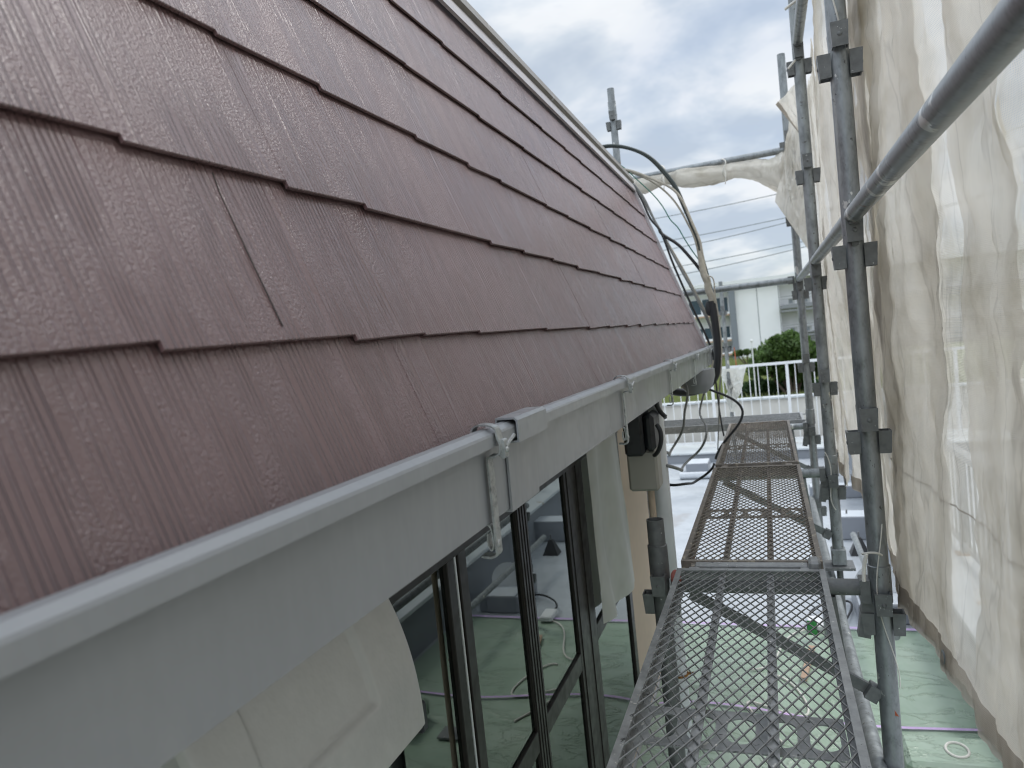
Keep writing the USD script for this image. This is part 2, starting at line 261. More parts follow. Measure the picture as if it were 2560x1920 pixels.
class MB:
    def __init__(s): s.v, s.f, s.n = [], [], 0
    def add(s, v, f):
        v, f = np.asarray(v, float), np.asarray(f, int)
        if f.shape[1] == 4: f = np.vstack([f[:, [0, 1, 2]], f[:, [0, 2, 3]]])
        s.v.append(v); s.f.append(f+s.n); s.n += len(v); return s
    def get(s): return np.vstack(s.v), np.vstack(s.f)
    def tm(s, t): return s.add(t.vertices, t.faces)
    def box(s, x0, x1, y0, y1, z0, z1, ch=0.0):
        if ch <= 0:
            v = [(x, y, z) for x in (x0, x1) for y in (y0, y1) for z in (z0, z1)]
            f = [(0, 1, 3, 2), (4, 6, 7, 5), (0, 4, 5, 1), (2, 3, 7, 6), (0, 2, 6, 4), (1, 5, 7, 3)]
            return s.add(v, f)
        pts = []
        for x, sx in ((x0, 1), (x1, -1)):
            for y, sy in ((y0, 1), (y1, -1)):
                for z, sz in ((z0, 1), (z1, -1)):
                    pts += [(x+sx*ch, y+sy*ch, z), (x+sx*ch, y, z+sz*ch), (x, y+sy*ch, z+sz*ch)]
        h = m3.Manifold.hull_points(np.array(pts, np.float32)).to_mesh()
        return s.add(h.vert_properties[:, :3], h.tri_verts)
    def beam(s, p0, p1, w, h, up=(0, 0, 1)):
        p0, p1 = np.array(p0, float), np.array(p1, float); d = p1-p0; d /= np.linalg.norm(d)
        a = np.cross(d, up); a /= np.linalg.norm(a); b = np.cross(a, d)
        v = [p+sa*a*w/2+sb*b*h/2 for p in (p0, p1) for sa in (-1, 1) for sb in (-1, 1)]
        return s.add(v, [(0, 1, 3, 2), (4, 6, 7, 5), (0, 4, 5, 1), (2, 3, 7, 6), (0, 2, 6, 4), (1, 5, 7, 3)])
    def tube(s, pts, r, n=12, caps=True, hollow=0.0):
        P = np.array(pts, float); k = len(P); R = np.broadcast_to(np.asarray(r, float), (k,))
        T = np.gradient(P, axis=0); T /= np.maximum(np.linalg.norm(T, axis=1)[:, None], 1e-9)
        a = np.cross(T[0], (0, 0, 1) if abs(T[0][2]) < .9 else (1, 0, 0)); a /= np.linalg.norm(a)
        th = np.linspace(0, 2*np.pi, n, endpoint=False); V = []
        for i in range(k):
            a = a-T[i]*(a@T[i]); a /= np.linalg.norm(a); b = np.cross(T[i], a)
            V.append(P[i]+R[i]*(np.cos(th)[:, None]*a+np.sin(th)[:, None]*b))
        V = np.vstack(V); Fc = [(i*n+j, i*n+(j+1) % n, (i+1)*n+(j+1) % n, (i+1)*n+j) for i in range(k-1) for j in range(n)]
        s.add(V, Fc)
        if caps:
            for i, flip in ((0, 1), (k-1, 0)):
                ring = V[i*n:(i+1)*n]
                if hollow > 0:
                    c0 = P[i]; inn = c0+(ring-c0)*(1-hollow/R[i]); deep = inn+(T[i]*0.09 if flip else -T[i]*0.09)
                    vv = np.vstack([ring, inn, deep, c0[None]+(T[i]*0.09 if flip else -T[i]*0.09)])
                    ff = [(j, (j+1) % n, n+(j+1) % n, n+j) for j in range(n)]+[(n+j, n+(j+1) % n, 2*n+(j+1) % n, 2*n+j) for j in range(n)]
                    ff = [q[::-1] if flip else q for q in ff]; s.add(vv, ff)
                    s.add(vv, [(2*n+j, 2*n+(j+1) % n, 3*n) for j in range(n)])
                else:
                    s.add(np.vstack([ring, P[i][None]]), [((j+1) % n, j, n) if flip else (j, (j+1) % n, n) for j in range(n)])
        return s
    def prism(s, poly, place, depth):      # shapely polygon in (a, b), extruded along c from 0 to depth; place maps (a, b, c) to the world
        for g in getattr(poly, 'geoms', [poly]):
            t = trimesh.creation.extrude_polygon(g, depth, engine='earcut'); s.add(np.array([place(*q) for q in t.vertices]), t.faces)
        return s
def spline(pts, n=8):
    P = np.array(pts, float)
    if len(P) < 3: return P
    from scipy.interpolate import CubicSpline
    t = np.r_[0, np.cumsum(np.sqrt(np.linalg.norm(np.diff(P, axis=0), axis=1)))]
    return CubicSpline(t, P)(np.linspace(0, t[-1], n*(len(P)-1)+1))
def grid(fn, nu, nv):
    u, v = np.meshgrid(np.linspace(0, 1, nu), np.linspace(0, 1, nv), indexing='ij')
    V = fn(u.ravel(), v.ravel()); i = np.arange(nu*nv).reshape(nu, nv)
    return V, np.stack([i[:-1, :-1].ravel(), i[1:, :-1].ravel(), i[1:, 1:].ravel(), i[:-1, 1:].ravel()], 1)

FLOOR = -2.15
PARX, COPZ = .90, -1.78
GROUND = -6.0
WALLX = -0.80
YEND = 4.60
YBEG = -0.9

# ------------------------------------------------------------------ ground and roof terrace (the setting)
def sheet(x0, x1, y0, y1, z, n=2): 
    return grid(lambda u, v: np.stack([x0+(x1-x0)*u, y0+(y1-y0)*v, np.full_like(u, z)], 1), n, n)
tag(obj('ground', sheet(-900, 900, -300, 1500, GROUND), 'field_earth'), 'rough ground of the field beyond the building', 'ground', kind='structure')
tf = MB().box(-9.0, 3.2, -6.0, 11.60, GROUND+.0, FLOOR)
tag(obj('floor', tf, 'floor_grey', smooth=False), 'pale grey shiny waterproofed roof terrace floor', 'floor', kind='structure')
GLINE = at(1700, 1563, Z=FLOOR)[1]; TLINE = at(1900, 1800, Z=FLOOR)[1]
gf = grid(lambda u, v: np.stack([-0.78+(PARX+.77)*u, -2.0+(GLINE+2.0)*v, FLOOR+0.006+0.010*meshkit.fbm(np.stack([u*9+v*3, v*30, u*0], 1), 4)], 1), 60, 260)
gfo = obj('masking_film', gf, 'green_film', smooth=True); tag(gfo, 'crinkled green masking film spread over the near half of the terrace floor', 'masking film')
def tape(pts, w, label):
    P = spline(pts, 10); a = np.array([0, 1, 0])*w/2
    v = np.vstack([P-a, P+a]); n = len(P)
    tag(obj('masking_tape', (v, [(i, i+1, n+i+1, n+i) for i in range(n-1)]), 'tape_violet', smooth=False), label, 'masking tape')
tape([(-.75, GLINE+.01, FLOOR+.02), (-.1, GLINE-.005, FLOOR+.024), (PARX-.02, GLINE+.01, FLOOR+.02)], .03, 'violet masking tape line along the far edge of the green film')
tape([(-.75, TLINE+.06, FLOOR+.024), (-.3, TLINE+.09, FLOOR+.024), (.1, TLINE, FLOOR+.026), (.35, TLINE-.02, FLOOR+.024), (PARX-.02, TLINE+.02, FLOOR+.024)], .022, 'violet masking tape line crossing the middle of the green film')

# far parapet, concrete wall and white railing
pp = thing('parapet', 'low grey parapet with a pale coping across the far end of the terrace', 'parapet')
obj('riser', MB().box(-9, 3.2, 11.602, 11.8, FLOOR-.3, FLOOR+.135), 'parapet_grey', pp, False)
obj('coping', MB().box(-9, 3.2, 11.58, 12.45, FLOOR+.137, FLOOR+.165, .004), 'coping_pale', pp, False)
cw = thing('concrete_wall', 'stained concrete wall behind the white railing at the far end', 'wall')
obj('wall', MB().box(-9, 3.6, 12.75, 12.92, GROUND, -1.335), 'concrete', cw, False)
for k in range(26):
    x = -5.2+k*.36
    obj('cap_stone', MB().box(x, x+.352, 12.72, 12.95, -1.333, -1.30, .004), 'coping_pale', cw, False)
def fence(label, p0, p1, base, top, posts, pitch, group=None, matn='fence_white', lower=.08, sub=None):
    t = thing('railing', label, 'railing', group=group)
    p0, p1 = np.array(p0, float), np.array(p1, float); Ln = np.linalg.norm(p1-p0); d = (p1-p0)/Ln
    P = lambda s, z: (p0[0]+d[0]*s, p0[1]+d[1]*s, z)
    obj('top_rail', MB().beam(P(-.1, top-.02), P(Ln+.1, top-.02), .055, .04), matn, t, False)
    obj('bottom_rail', MB().beam(P(-.1, base+lower), P(Ln+.1, base+lower), .03, .03), matn, t, False)
    ps = np.arange(posts[0], Ln+.01, posts[1])
    for s in ps:
        q = obj('post', MB().beam(P(s, base), P(s, top-.041), .045, .045, d), matn, t, False)
        obj('foot_plate', MB().beam(P(s, base+.001), P(s, base+.012), .11, .09, d), 'rusty_band' if sub else matn, q, False)
    for s in np.arange(pitch/2, Ln, pitch):
        if min(abs(s-ps)) > .04:
            obj('baluster', MB().beam(P(s, base+lower+.016), P(s, top-.041), .013, .013, d), matn, t, False)
    return t
RB = FLOOR+.165
fence('white metal railing standing on the far parapet in front of the concrete wall', (-3.4, 12.05), (2.6, 12.05), RB, -.685, (0.20, 1.15), .137)
# side parapet with railing along the outer edge (seen mirrored in the windows)
ps_ = thing('parapet', 'low blue-grey parapet running along the outer side of the terrace, mirrored in the windows', 'parapet')
obj('riser', MB().box(PARX+.03, PARX+.33, -5, 11.4, FLOOR-.3, COPZ-.035), 'parapet_grey', ps_, False)
obj('coping', MB().box(PARX, PARX+.40, -5, 11.4, COPZ-.033, COPZ, .004), 'coping_pale', ps_, False)
fence('grey metal railing along the outer parapet, seen as a reflection in the windows', (PARX+.28, 0.2), (PARX+.28, 11.0), COPZ, COPZ+.75, (.5, 1.25), .12, matn='galvanized', sub=1)

# equipment blocks on the floor
def block(label, x0, x1, y0, y1, h, bolts=0):
    t = thing('concrete_block', label, 'concrete block', ((x0+x1)/2, (y0+y1)/2, FLOOR)); at_base(t, ((x0+x1)/2, (y0+y1)/2, FLOOR))
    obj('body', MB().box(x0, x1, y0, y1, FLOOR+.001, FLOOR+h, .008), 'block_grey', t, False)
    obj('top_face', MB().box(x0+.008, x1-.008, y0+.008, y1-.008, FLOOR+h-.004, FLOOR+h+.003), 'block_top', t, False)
    for k in range(bolts):
        x = x0+.08+(x1-x0-.16)*k/max(bolts-1, 1)
        obj('anchor_bolt', MB().tube([(x, (y0+y1)/2, FLOOR+h), (x, (y0+y1)/2, FLOOR+h+.04)], .008, 8), 'steel_dark', t)
    return t
q = at(2205, 1562, Z=FLOOR)
block('grey painted block on the floor just beyond the green film beside the nearest post', q[0]-.12, q[0]+.14, q[1], q[1]+.22, .14)
q = at(1752, 1178, Z=FLOOR)
block('small grey block beside the far parapet left of the walkway', q[0]-.18, q[0]+.14, q[1]-.3, q[1]+.1, .17)
q = at(2108, 1370, Z=FLOOR)
block('long grey beam block with bolts on its top between the second and third posts', q[0]+.0, q[0]+.85, q[1]+.25, q[1]+.5, .22, 2)
q = at(2090, 1262, Z=FLOOR)
block('far grey beam block low behind the second post', q[0]-.25, q[0]+.7, q[1]+.3, q[1]+.5, .14)
st = thing('rubber_support', 'small black pyramid support under the bolted beam block', 'support foot')
q = at(2150, 1385, Z=FLOOR)
MBs = MB(); h = m3.Manifold.hull_points(np.array([(q[0]-.08, q[1]-.07, FLOOR+.002), (q[0]+.08, q[1]-.07, FLOOR+.002), (q[0]-.08, q[1]+.07, FLOOR+.002), (q[0]+.08, q[1]+.07, FLOOR+.002), (q[0]-.02, q[1]-.02, FLOOR+.15), (q[0]+.02, q[1]-.02, FLOOR+.15), (q[0]-.02, q[1]+.02, FLOOR+.15), (q[0]+.02, q[1]+.02, FLOOR+.15)], np.float32)).to_mesh()
obj('cone', MBs.add(h.vert_properties[:, :3], h.tri_verts), 'black_rubber', st, False)
obj('bolt', MB().tube([(q[0], q[1], FLOOR+.14), (q[0], q[1], FLOOR+.20)], .008, 8), 'steel_dark', st)
# film-covered step near the camera
q = at(2380, 1870, Z=FLOOR+.15)
cs = obj('covered_step', MB().box(q[0]-.20, PARX-.02, q[1]-.13, q[1]+.13, FLOOR+.03, FLOOR+.14, .02), 'green_film', smooth=False); tag(cs, 'low step wrapped in green film under the hem of the nearest net', 'covered step')
rg = MB().tube([(q[0]+.02+.045*math.cos(a), q[1]+.06*math.sin(a), FLOOR+.143) for a in np.linspace(0, 2*np.pi, 25)], .006, 6)
tag(obj('rope_ring', rg, 'net_rope'), 'pale ring lying on the green covered step', 'ring')
# floor channel
tag(obj('drain_pipe', MB().tube([at(1700, 1190, Z=FLOOR+.05), at(1700, 1190, Z=FLOOR+.05)+np.array([1.2, 0, 0])], .05, 12), 'block_top'), 'pale pipe lying across the floor in front of the far parapet', 'pipe')

# things seen mirrored in the windows
def mir(x, y, X):
    c = CM.T @ np.array([x-CX, y-CY, F]); xm = 2*WALLX-X; p = c*xm/c[0]; return np.array([X, p[1], p[2]])
def mirz(x, y, Z):
    c = CM.T @ np.array([x-CX, y-CY, F]); p = c*Z/c[2]; return np.array([2*WALLX-p[0], p[1], Z])
dsh = thing('satellite_dish', 'white satellite dish standing by the outer parapet, mirrored in the second window', 'satellite dish')
q = mir(1275, 1450, .60)
ths = np.linspace(0, 2*np.pi, 41)[:-1]; ring = []; DR = 45/F*q[1]*1.1
for rr_, dz in ((.0, .22), (.45, .17), (.8, .07), (1.0, 0)):
    ring.append(np.stack([q[0]+DR*rr_*np.cos(ths), q[1]+DR*(dz+.18*rr_*np.sin(ths)), q[2]+DR*rr_*np.sin(ths)*.95], 1))
V = np.vstack(ring); n = 40
obj('dish', (V, [(i*n+j, i*n+(j+1) % n, (i+1)*n+(j+1) % n, (i+1)*n+j) for i in range(3) for j in range(n)]), 'dish_white', dsh, True)
obj('mast', MB().tube([(q[0], q[1]+.3*DR, FLOOR+.13), (q[0], q[1]+.3*DR, q[2]-.03)], .014, 10), 'galvanized', dsh)
obj('feed_arm', MB().tube([(q[0], q[1], q[2]-.9*DR), (q[0], q[1]-.9*DR, q[2]-.5*DR)], .006, 8), 'galvanized', dsh)
block('grey plinth carrying the mirrored satellite dish', q[0]-.16, q[0]+.18, q[1]-.25, q[1]+.25, .13)
q0, q1 = mir(1185, 1512, .54), mir(1305, 1400, .54)
tag(obj('conduit_pipe', MB().tube([q0+(0, -.3, 0), q1, q1+(0, .7, .0)], .024, 12), 'galvanized_old'), 'old grey pipe along the outer parapet in front of the mirrored dish', 'pipe')
q = mirz(1375, 1538, FLOOR+.04)
tag(obj('junction_box', MB().box(q[0]-.05, q[0]+.05, q[1]-.09, q[1]+.09, FLOOR+.02, FLOOR+.06, .008), 'fence_white', smooth=False), 'small white box with cables on the floor, mirrored in the third window', 'junction box')
tag(obj('cable', MB().tube(spline([(q[0], q[1]+.08, FLOOR+.04), (q[0]+.05, q[1]+.3, FLOOR+.05), (q[0]+.25, q[1]+.45, FLOOR+.03), (q[0]+.2, q[1]+.1, FLOOR+.03), (q[0]+.1, q[1]-.3, FLOOR+.03)]), .008, 6), 'black_rubber'), 'black cable looping from the small white box on the floor', 'cable')
q = mirz(1345, 1628, FLOOR+.03)
tag(obj('timber_batten', MB().beam((q[0]-.02, q[1]-.2, FLOOR+.03), (q[0]+.05, q[1]+.25, FLOOR+.03), .035, .02), 'timber', smooth=False), 'brown timber batten lying on the green film, mirrored in the window', 'timber')
tag(obj('cord', MB().tube(spline([(q[0]+.05, q[1]+.55, FLOOR+.025), (q[0]-.12, q[1]+.3, FLOOR+.025), (q[0]-.2, q[1]+.0, FLOOR+.025), (q[0]-.32, q[1]-.1, FLOOR+.025)]), .006, 6), 'net_rope'), 'pale cord lying in a curve on the green film', 'cord')
tag(obj('cord', MB().tube(spline([at(1930, 1690, Z=FLOOR+.02), at(1990, 1720, Z=FLOOR+.02), at(2010, 1790, Z=FLOOR+.02), at(1900, 1760, Z=FLOOR+.02), at(1960, 1860, Z=FLOOR+.02)]), .006, 6), 'net_rope'), 'white cord on the green film under the right edge of the nearest plank', 'cord')

# ------------------------------------------------------------------ the house
house = thing('house', 'house with steep maroon slate roof, grey gutter and dark framed windows', 'house')
A0 = math.radians(109.069); SD = np.array([math.cos(A0), 0, math.sin(A0)]); SN = np.array([math.sin(A0), 0, -math.cos(A0)])
P0 = np.array([-.41398, 0, .02826]); EX = .182
def rp(u, v, n=0.0):
    return P0+SD*v+SN*n+np.array([0, u, 0])
wl = MB()
WY0, WY1 = -.9, 3.78                      # window opening
wl.box(-3.6, WALLX, WY1, YEND-.06, FLOOR, -.24)
wl.box(WALLX-.16, WALLX, YBEG, WY1, -.45, -.24)
wl.box(WALLX-.16, WALLX, YBEG, WY1, FLOOR, FLOOR+.10)
wl.box(-3.6, -3.45, YBEG, WY1, FLOOR, -.24)
wl.box(-3.45, WALLX-.16, YBEG-.12, YBEG, FLOOR, -.24)
obj('wall', wl, 'house_wall', house, False)
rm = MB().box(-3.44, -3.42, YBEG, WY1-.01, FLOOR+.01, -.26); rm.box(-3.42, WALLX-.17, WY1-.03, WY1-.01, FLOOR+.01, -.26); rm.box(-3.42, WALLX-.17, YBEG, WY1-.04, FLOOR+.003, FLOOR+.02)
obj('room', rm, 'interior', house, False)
obj('soffit', MB().box(-3.6, -.425, YBEG, YEND-.02, -.24, -.225), 'soffit', house, False)
rf = MB()
RV0, RV1 = -.19, .93
pl = [rp(0, RV0, -.02), rp(0, RV1, -.02), (-3.6, 0, rp(0, RV1)[2]), (-3.6, 0, -.22)]
poly = Polygon([(p[0], p[2]) for p in pl]); rf.prism(poly, lambda a, b, c: (a, YBEG+c, b), YEND-.012-YBEG)
roof = obj('roof', rf, 'roof_underlay', house, False)
rng = random.Random(7)
def slate_row(i, steps):
    v0 = EX*i; top = v0+EX+.035
    ends = [(0, .0)]
    # polygons between joints
    us = steps
    cuts = []
    acc = us[0]
    for k in range(0, len(us)-1):
        if us[k]-acc >= .72 or k == 0: cuts.append(k); acc = us[k]
    cuts.append(len(us)-1)
    for a, b in zip(cuts[:-1], cuts[1:]):
        bot = []
        for k in range(a, b):
            hi = rng.uniform(.003, .0075); 
            bot += [(us[k]+.00012, -hi*.95), (us[k+1]-.00012, rng.uniform(-.0005, .002))]
        u0, u1 = bot[0][0], bot[-1][0]
        if u1-u0 < .02: continue
        thk = .0042+rng.uniform(0, .0006)
        # top face follows the butt profile; the slate leans back under the one above
        lift = rng.uniform(0, .0008)
        def sn(v): return lift-.0078*(v-v0)/EX
        bt = [(u, v0+dv) for u, dv in bot]
        V, Fc = [], []
        nb = len(bt)
        def ring(nn): return [rp(u, v, sn(v)+nn) for u, v in bt]+[rp(u, top, sn(top)+nn) for u, _ in bt]
        ch = .0009
        up_edge = [rp(u, v+ch, sn(v)) for u, v in bt]+[rp(u, top, sn(top)) for u, _ in bt]
        lo_edge = [rp(u, v, sn(v)-ch) for u, v in bt]
        back = [rp(u, v, sn(v)-thk) for u, v in bt]
        V = up_edge+lo_edge+back
        for j in range(nb-1):
            Fc.append((j, j+1, nb+j+1, nb+j)); Fc.append((2*nb+j, 2*nb+j+1, j+1, j)); Fc.append((3*nb+j, 3*nb+j+1, 2*nb+j+1, 2*nb+j))
        # end faces
        Vb = [rp(u1, top, sn(top)-thk), rp(u0, top, sn(top)-thk)]
        k0 = len(V); V += Vb
        Fc.append((nb-1, 4*nb-1, k0, 2*nb-1)); Fc.append((0, nb, k0+1, 3*nb))
        V = np.array(V); Fc = np.array(Fc)
        obj('slate', (V, Fc), 'maroon_slate_%d' % rng.randrange(3), roof, smooth=20)
def steps_from(px):
    return [at(x*2560/2212, y*2560/2212, X=-.41)[1] for x, y in px]
def auto(start, end, lo=.19, hi=.40):
    u, o = start, []
    while u < end-.05: o.append(u); u += rng.uniform(lo, hi)
    return o+[end]
UEND = YEND-.03
known0 = steps_from([(358, 740), (776, 725), (924, 716)])
for i in range(-1, 5):
    first = auto(YBEG, .18) if i not in (0, 1) else auto(YBEG, .05, .2, .3)
    if i == 0: us = auto(YBEG, known0[0]-.16, .2, .3)[:-1]+[known0[0]-.16]+known0+auto(known0[-1]+.19, UEND)
    elif i == 1:
        k1 = [at(x*2560/2212, y*2560/2212, X=-.473)[1] for x, y in [(262, 290), (620, 402), (790, 440), (1060, 515)]]
        us = auto(YBEG, k1[0]-.2, .2, .3)[:-1]+[k1[0]-.2]+k1+auto(k1[-1]+.2, UEND)
    else: us = auto(YBEG, UEND)
    slate_row(i, us)
# thin cracks / joint lines scored in the lowest courses
def score(u0, v0, u1, v1, w=.0009):
    a, b = rp(u0, v0, -.0078*(v0 % EX)/EX+.0007), rp(u1, v1, -.0078*(v1 % EX)/EX+.0007)
    obj('joint_line', MB().beam(a, b, w, .0009, SN), 'black_seam', roof, False)
for (xa, ya), (xb, yb), wj in (((464, 366), (478, 410), .0009), ((527, 528), (604, 706), .0009), ((478, 411), (527, 527), .00035)):
    pa, pb = [CM.T @ np.array([x*1.1573-CX, y*1.1573-CY, F]) for x, y in ((xa, ya), (xb, yb))]
    pa, pb = [w*((P0 @ SN-.003)/(w @ SN)) for w in (pa, pb)]
    va, vb = (pa[2]-P0[2])/SD[2], (pb[2]-P0[2])/SD[2]
    score(pa[1], va, pb[1], vb, wj)
# ridge flashing: folded metal along the top edge, verge trim along the gable edge
fl = MB()
VT = EX*5
prof = [(VT-.012, .002), (VT-.012, .010), (VT+.012, .012), (VT+.045, .008), (VT+.049, .022), (VT+.085, .022), (VT+.085, -.03)]
def strip(prof, u0, u1):
    m_ = MB(); ls = LineString(prof).buffer(.0012, cap_style=2, join_style=2)
    return m_.prism(ls, lambda a, b, c: tuple(rp(u0+c, a, b)), u1-u0)
obj('ridge_flashing', strip(prof[:4], YBEG, YEND), 'verge_metal', roof, False)
obj('ridge_cap', strip(prof[3:], YBEG, YEND+.005), 'ridge_metal', roof, False)
vg = MB().prism(LineString([(-.03, -.03), (-.03, .007), (.002, .007), (.002, -.05)]).buffer(.0015, cap_style=2, join_style=2), lambda a, b, c: tuple(rp(YEND+a, c-.17, b+.002)), .17+VT+.05)
obj('verge_trim', vg, 'verge_metal', roof, False)

# gutter
def zt(y): return -.0985-.0275*np.clip((y-1.1)/3.5, 0, 1.1)
XF = -.32
gp = LineString([(-.425, -.012), (-.425, -.112), (-.335, -.112), (-.3335, -.0195), (XF, -.0195), (XF, -.0072), (XF-.0012, -.0050), (XF-.0085, -.0008), (-.336, 0), (-.3385, -.003), (-.3385, -.014)]).buffer(.0011, cap_style=2, join_style=2)
GY = np.linspace(YBEG, YEND+.05, 24)
gm = MB(); ring_ = np.array(gp.exterior.coords)[:-1]; nr = len(ring_)
V = np.vstack([np.stack([ring_[:, 0], np.full(nr, y), zt(y)+ring_[:, 1]], 1) for y in GY])
gm.add(V, [(i*nr+j, i*nr+(j+1) % nr, (i+1)*nr+(j+1) % nr, (i+1)*nr+j) for i in range(len(GY)-1) for j in range(nr)])
gutter = obj('gutter', gm, 'gutter_grey', house, 18)
for (dx, dz) in ((.0016, -.0125), (.0016, -.0155)):
    obj('lip_groove', MB().tube([(XF+.0003, y, zt(y)+dz+.004) for y in GY], .0007, 5), 'gutter_grey', gutter)
ec = Polygon([(-.427, -.004), (-.427, -.114), (-.333, -.114), (-.3325, -.021), (-.318, -.021), (-.318, .002), (-.34, .002)])
obj('end_cap', MB().prism(ec, lambda a, b, c: (a, YEND+.047+c, zt(YEND)+b), .004), 'gutter_grey', gutter, False)
YJ = .94
jc = LineString([(-.344, -.012), (-.343, .0045), (-.318, .0045), (-.3145, .001), (-.3145, -.026), (-.3265, -.0265)]).buffer(.0013, cap_style=2, join_style=2)
obj('joint_cover', MB().prism(jc, lambda a, b, c: (a, YJ-.062+c, zt(YJ)+b), .128), 'gutter_grey', gutter, False)
jb = LineString([(-.3295, -.024), (-.331, -.1155), (-.36, -.1165)]).buffer(.0016, cap_style=2, join_style=2)
obj('joint_sleeve', MB().prism(jb, lambda a, b, c: (a, YJ-.070+c, zt(YJ)+b), .118), 'gutter_grey', gutter, False)
def hanger(y):
    z = float(zt(y)); hm = MB()
    clip = spline([(-.347, -.008), (-.3455, .003), (-.337, .0065), (-.326, .0055), (-.317, .001), (-.3145, -.010), (-.312, -.017), (-.3125, -.026), (-.316, -.031), (-.3265, -.0315)], 3)
    hm.prism(LineString(clip).buffer(.0011, cap_style=2, join_style=1), lambda a, b, c: (a, y-.010+c, z+b), .016)
    strap = [(-.316, -.0315), (-.3275, -.033), (-.3275, -.150), (-.3295, -.153), (-.336, -.155), (-.348, -.1535)]
    hm.prism(LineString(strap).buffer(.0013, cap_style=2, join_style=1), lambda a, b, c: (a, y-.017+c, z+b), .017)
    loop = [(-.340, -.113), (-.334, -.116), (-.3315, -.123), (-.3315, -.142), (-.3345, -.146), (-.337, -.142), (-.337, -.125)]
    hm.prism(LineString(spline([(a, b) for a, b in loop], 4)).buffer(.001, cap_style=2, join_style=1), lambda a, b, c: (a, y-.016+c, z+b), .011)
    hm.prism(LineString([(-.3115, -.016), (-.3115, -.033)]).buffer(.0035, cap_style=1), lambda a, b, c: (a, y-.004+c, z+b), .013)
    h_ = obj('hanger', hm, 'hanger_zinc', gutter, 25)
    obj('rivet', MB().tm(trimesh.creation.icosphere(2, .0052).apply_transform(np.diag([.5, 1, 1, 1])).apply_translation((-.3262, y-.0085, z-.139))), 'hanger_zinc', h_, True)
    obj('bolt', MB().tube([(-.3085, y+.002, z-.022), (-.3065, y+.03, z-.012)], .0022, 6).tm(trimesh.creation.icosphere(1, .0045).apply_translation((-.309, y+.003, z-.026))), 'hanger_zinc', h_)
for y in (.812, 1.685, 2.56, 3.435, 4.29): hanger(y)
hp = MB()
hp.tube([(-.38, 4.02, zt(4)-.112), (-.38, 4.02, zt(4)-.15), (-.38, 4.02, zt(4)-.20), (-.38, 4.02, zt(4)-.24)], [.10, .10, .085, .05], 20)
obj('gutter_outlet', hp, 'gutter_grey', gutter, 40)

# downpipe dropping from the gutter
dp = obj('downpipe', MB().tube([(-.388, 2.50, zt(2.5)-.112), (-.388, 2.50, FLOOR+.2), (-.388, 2.50, FLOOR+.12), (-.388, 2.42, FLOOR+.05), (-.388, 2.34, FLOOR+.045)], .030, 18), 'white_pipe', house, 40)
zb_ = at(1711, 1684, Y=2.5)[2]
bd = MB(); ang_ = np.linspace(0, 2*np.pi, 25)
bd.tube([(-.388+.033*math.cos(a), 2.5+.033*math.sin(a), zb_) for a in ang_], .004, 6).tube([(-.355, 2.5, zb_+.002), (-.33, 2.5, zb_+.004)], .005, 6)
obj('pipe_band', bd, 'rusty_band', dp)

# windows
XG = WALLX-.006                            # glass plane; the frames stand only a little proud of it
wy = lambda x, y: at(x, y, X=WALLX+.006)[1]
zr = at(1479, 1612, X=WALLX+.006)[2]
ZH = -.52
win = obj('window', MB().box(WALLX-.02, WALLX+.010, YBEG+.02, WY1, ZH, ZH+.07, .003).box(WALLX-.02, WALLX+.010, YBEG+.02, WY1, FLOOR+.10, FLOOR+.17, .003), 'window_brown', house, False)
def stile(y0, y1, x1=WALLX+.006, nr=0, z1=ZH):
    mb = MB().box(WALLX-.03, x1, y0, y1, FLOOR+.17, z1, .002)
    for k in range(nr):
        y = y0+(y1-y0)*(k+.5)/nr; mb.box(x1-.001, x1+.004, y-(y1-y0)/nr*.28, y+(y1-y0)/nr*.28, FLOOR+.17, z1, .001)
    obj('window_stile', mb, 'window_brown', win, False)
a1, a2_, a3, a4 = wy(1136, 1588), wy(1155, 1588), wy(1168, 1588), wy(1188, 1588)
stile(a1, a2_); stile(a3, a4, WALLX+.004)
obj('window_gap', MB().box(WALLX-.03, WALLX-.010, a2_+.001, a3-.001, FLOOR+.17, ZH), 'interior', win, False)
obj('screen_edge', MB().box(WALLX-.009, WALLX+.005, a2_+.006, a2_+.013, FLOOR+.17, ZH), 'white_pipe', win, False)
m2 = (wy(1322, 1588), wy(1349, 1588)); m3_ = (wy(1449, 1588), wy(1496, 1588))
stile(m2[0], m2[1], nr=4, x1=WALLX+.003); stile(m3_[0], m3_[1], nr=2, x1=WALLX+.004); stile(WY1-.07, WY1-.0); stile(.40, .46)
bounds = [(YBEG+.02, .40), (.46, a1), (a4, m2[0]), (m2[1], m3_[0]), (m3_[1], WY1-.07)]
for k, (a, b) in enumerate(bounds):
    obj('pane', MB().box(XG-.004, XG, a+.001, b-.001, FLOOR+.17, ZH), 'window_glass', win, False)
    if k >= 2: obj('window_rail', MB().box(WALLX-.010, WALLX+.004, a+.001, b-.001, zr-.035, zr+.035, .002), 'window_brown', win, False)
obj('jamb', MB().box(WALLX-.12, WALLX-.031, m3_[0]-.012, m3_[0]+.05, FLOOR+.17, ZH), 'green_wire', win, False)
# curtains inside
cu = thing('curtain', 'pale curtain strips hanging inside the dark room behind the windows', 'curtain')
for k, (y, w) in enumerate([(1.15, .05), (2.02, .10), (2.22, .06), (2.55, .05)]):
    g_ = grid(lambda u, v: np.stack([WALLX-.22+.02*np.sin(u*14), y+w*u, FLOOR+.1+1.25*v], 1), 12, 2)
    obj('curtain_strip', g_, 'curtain', cu, True)

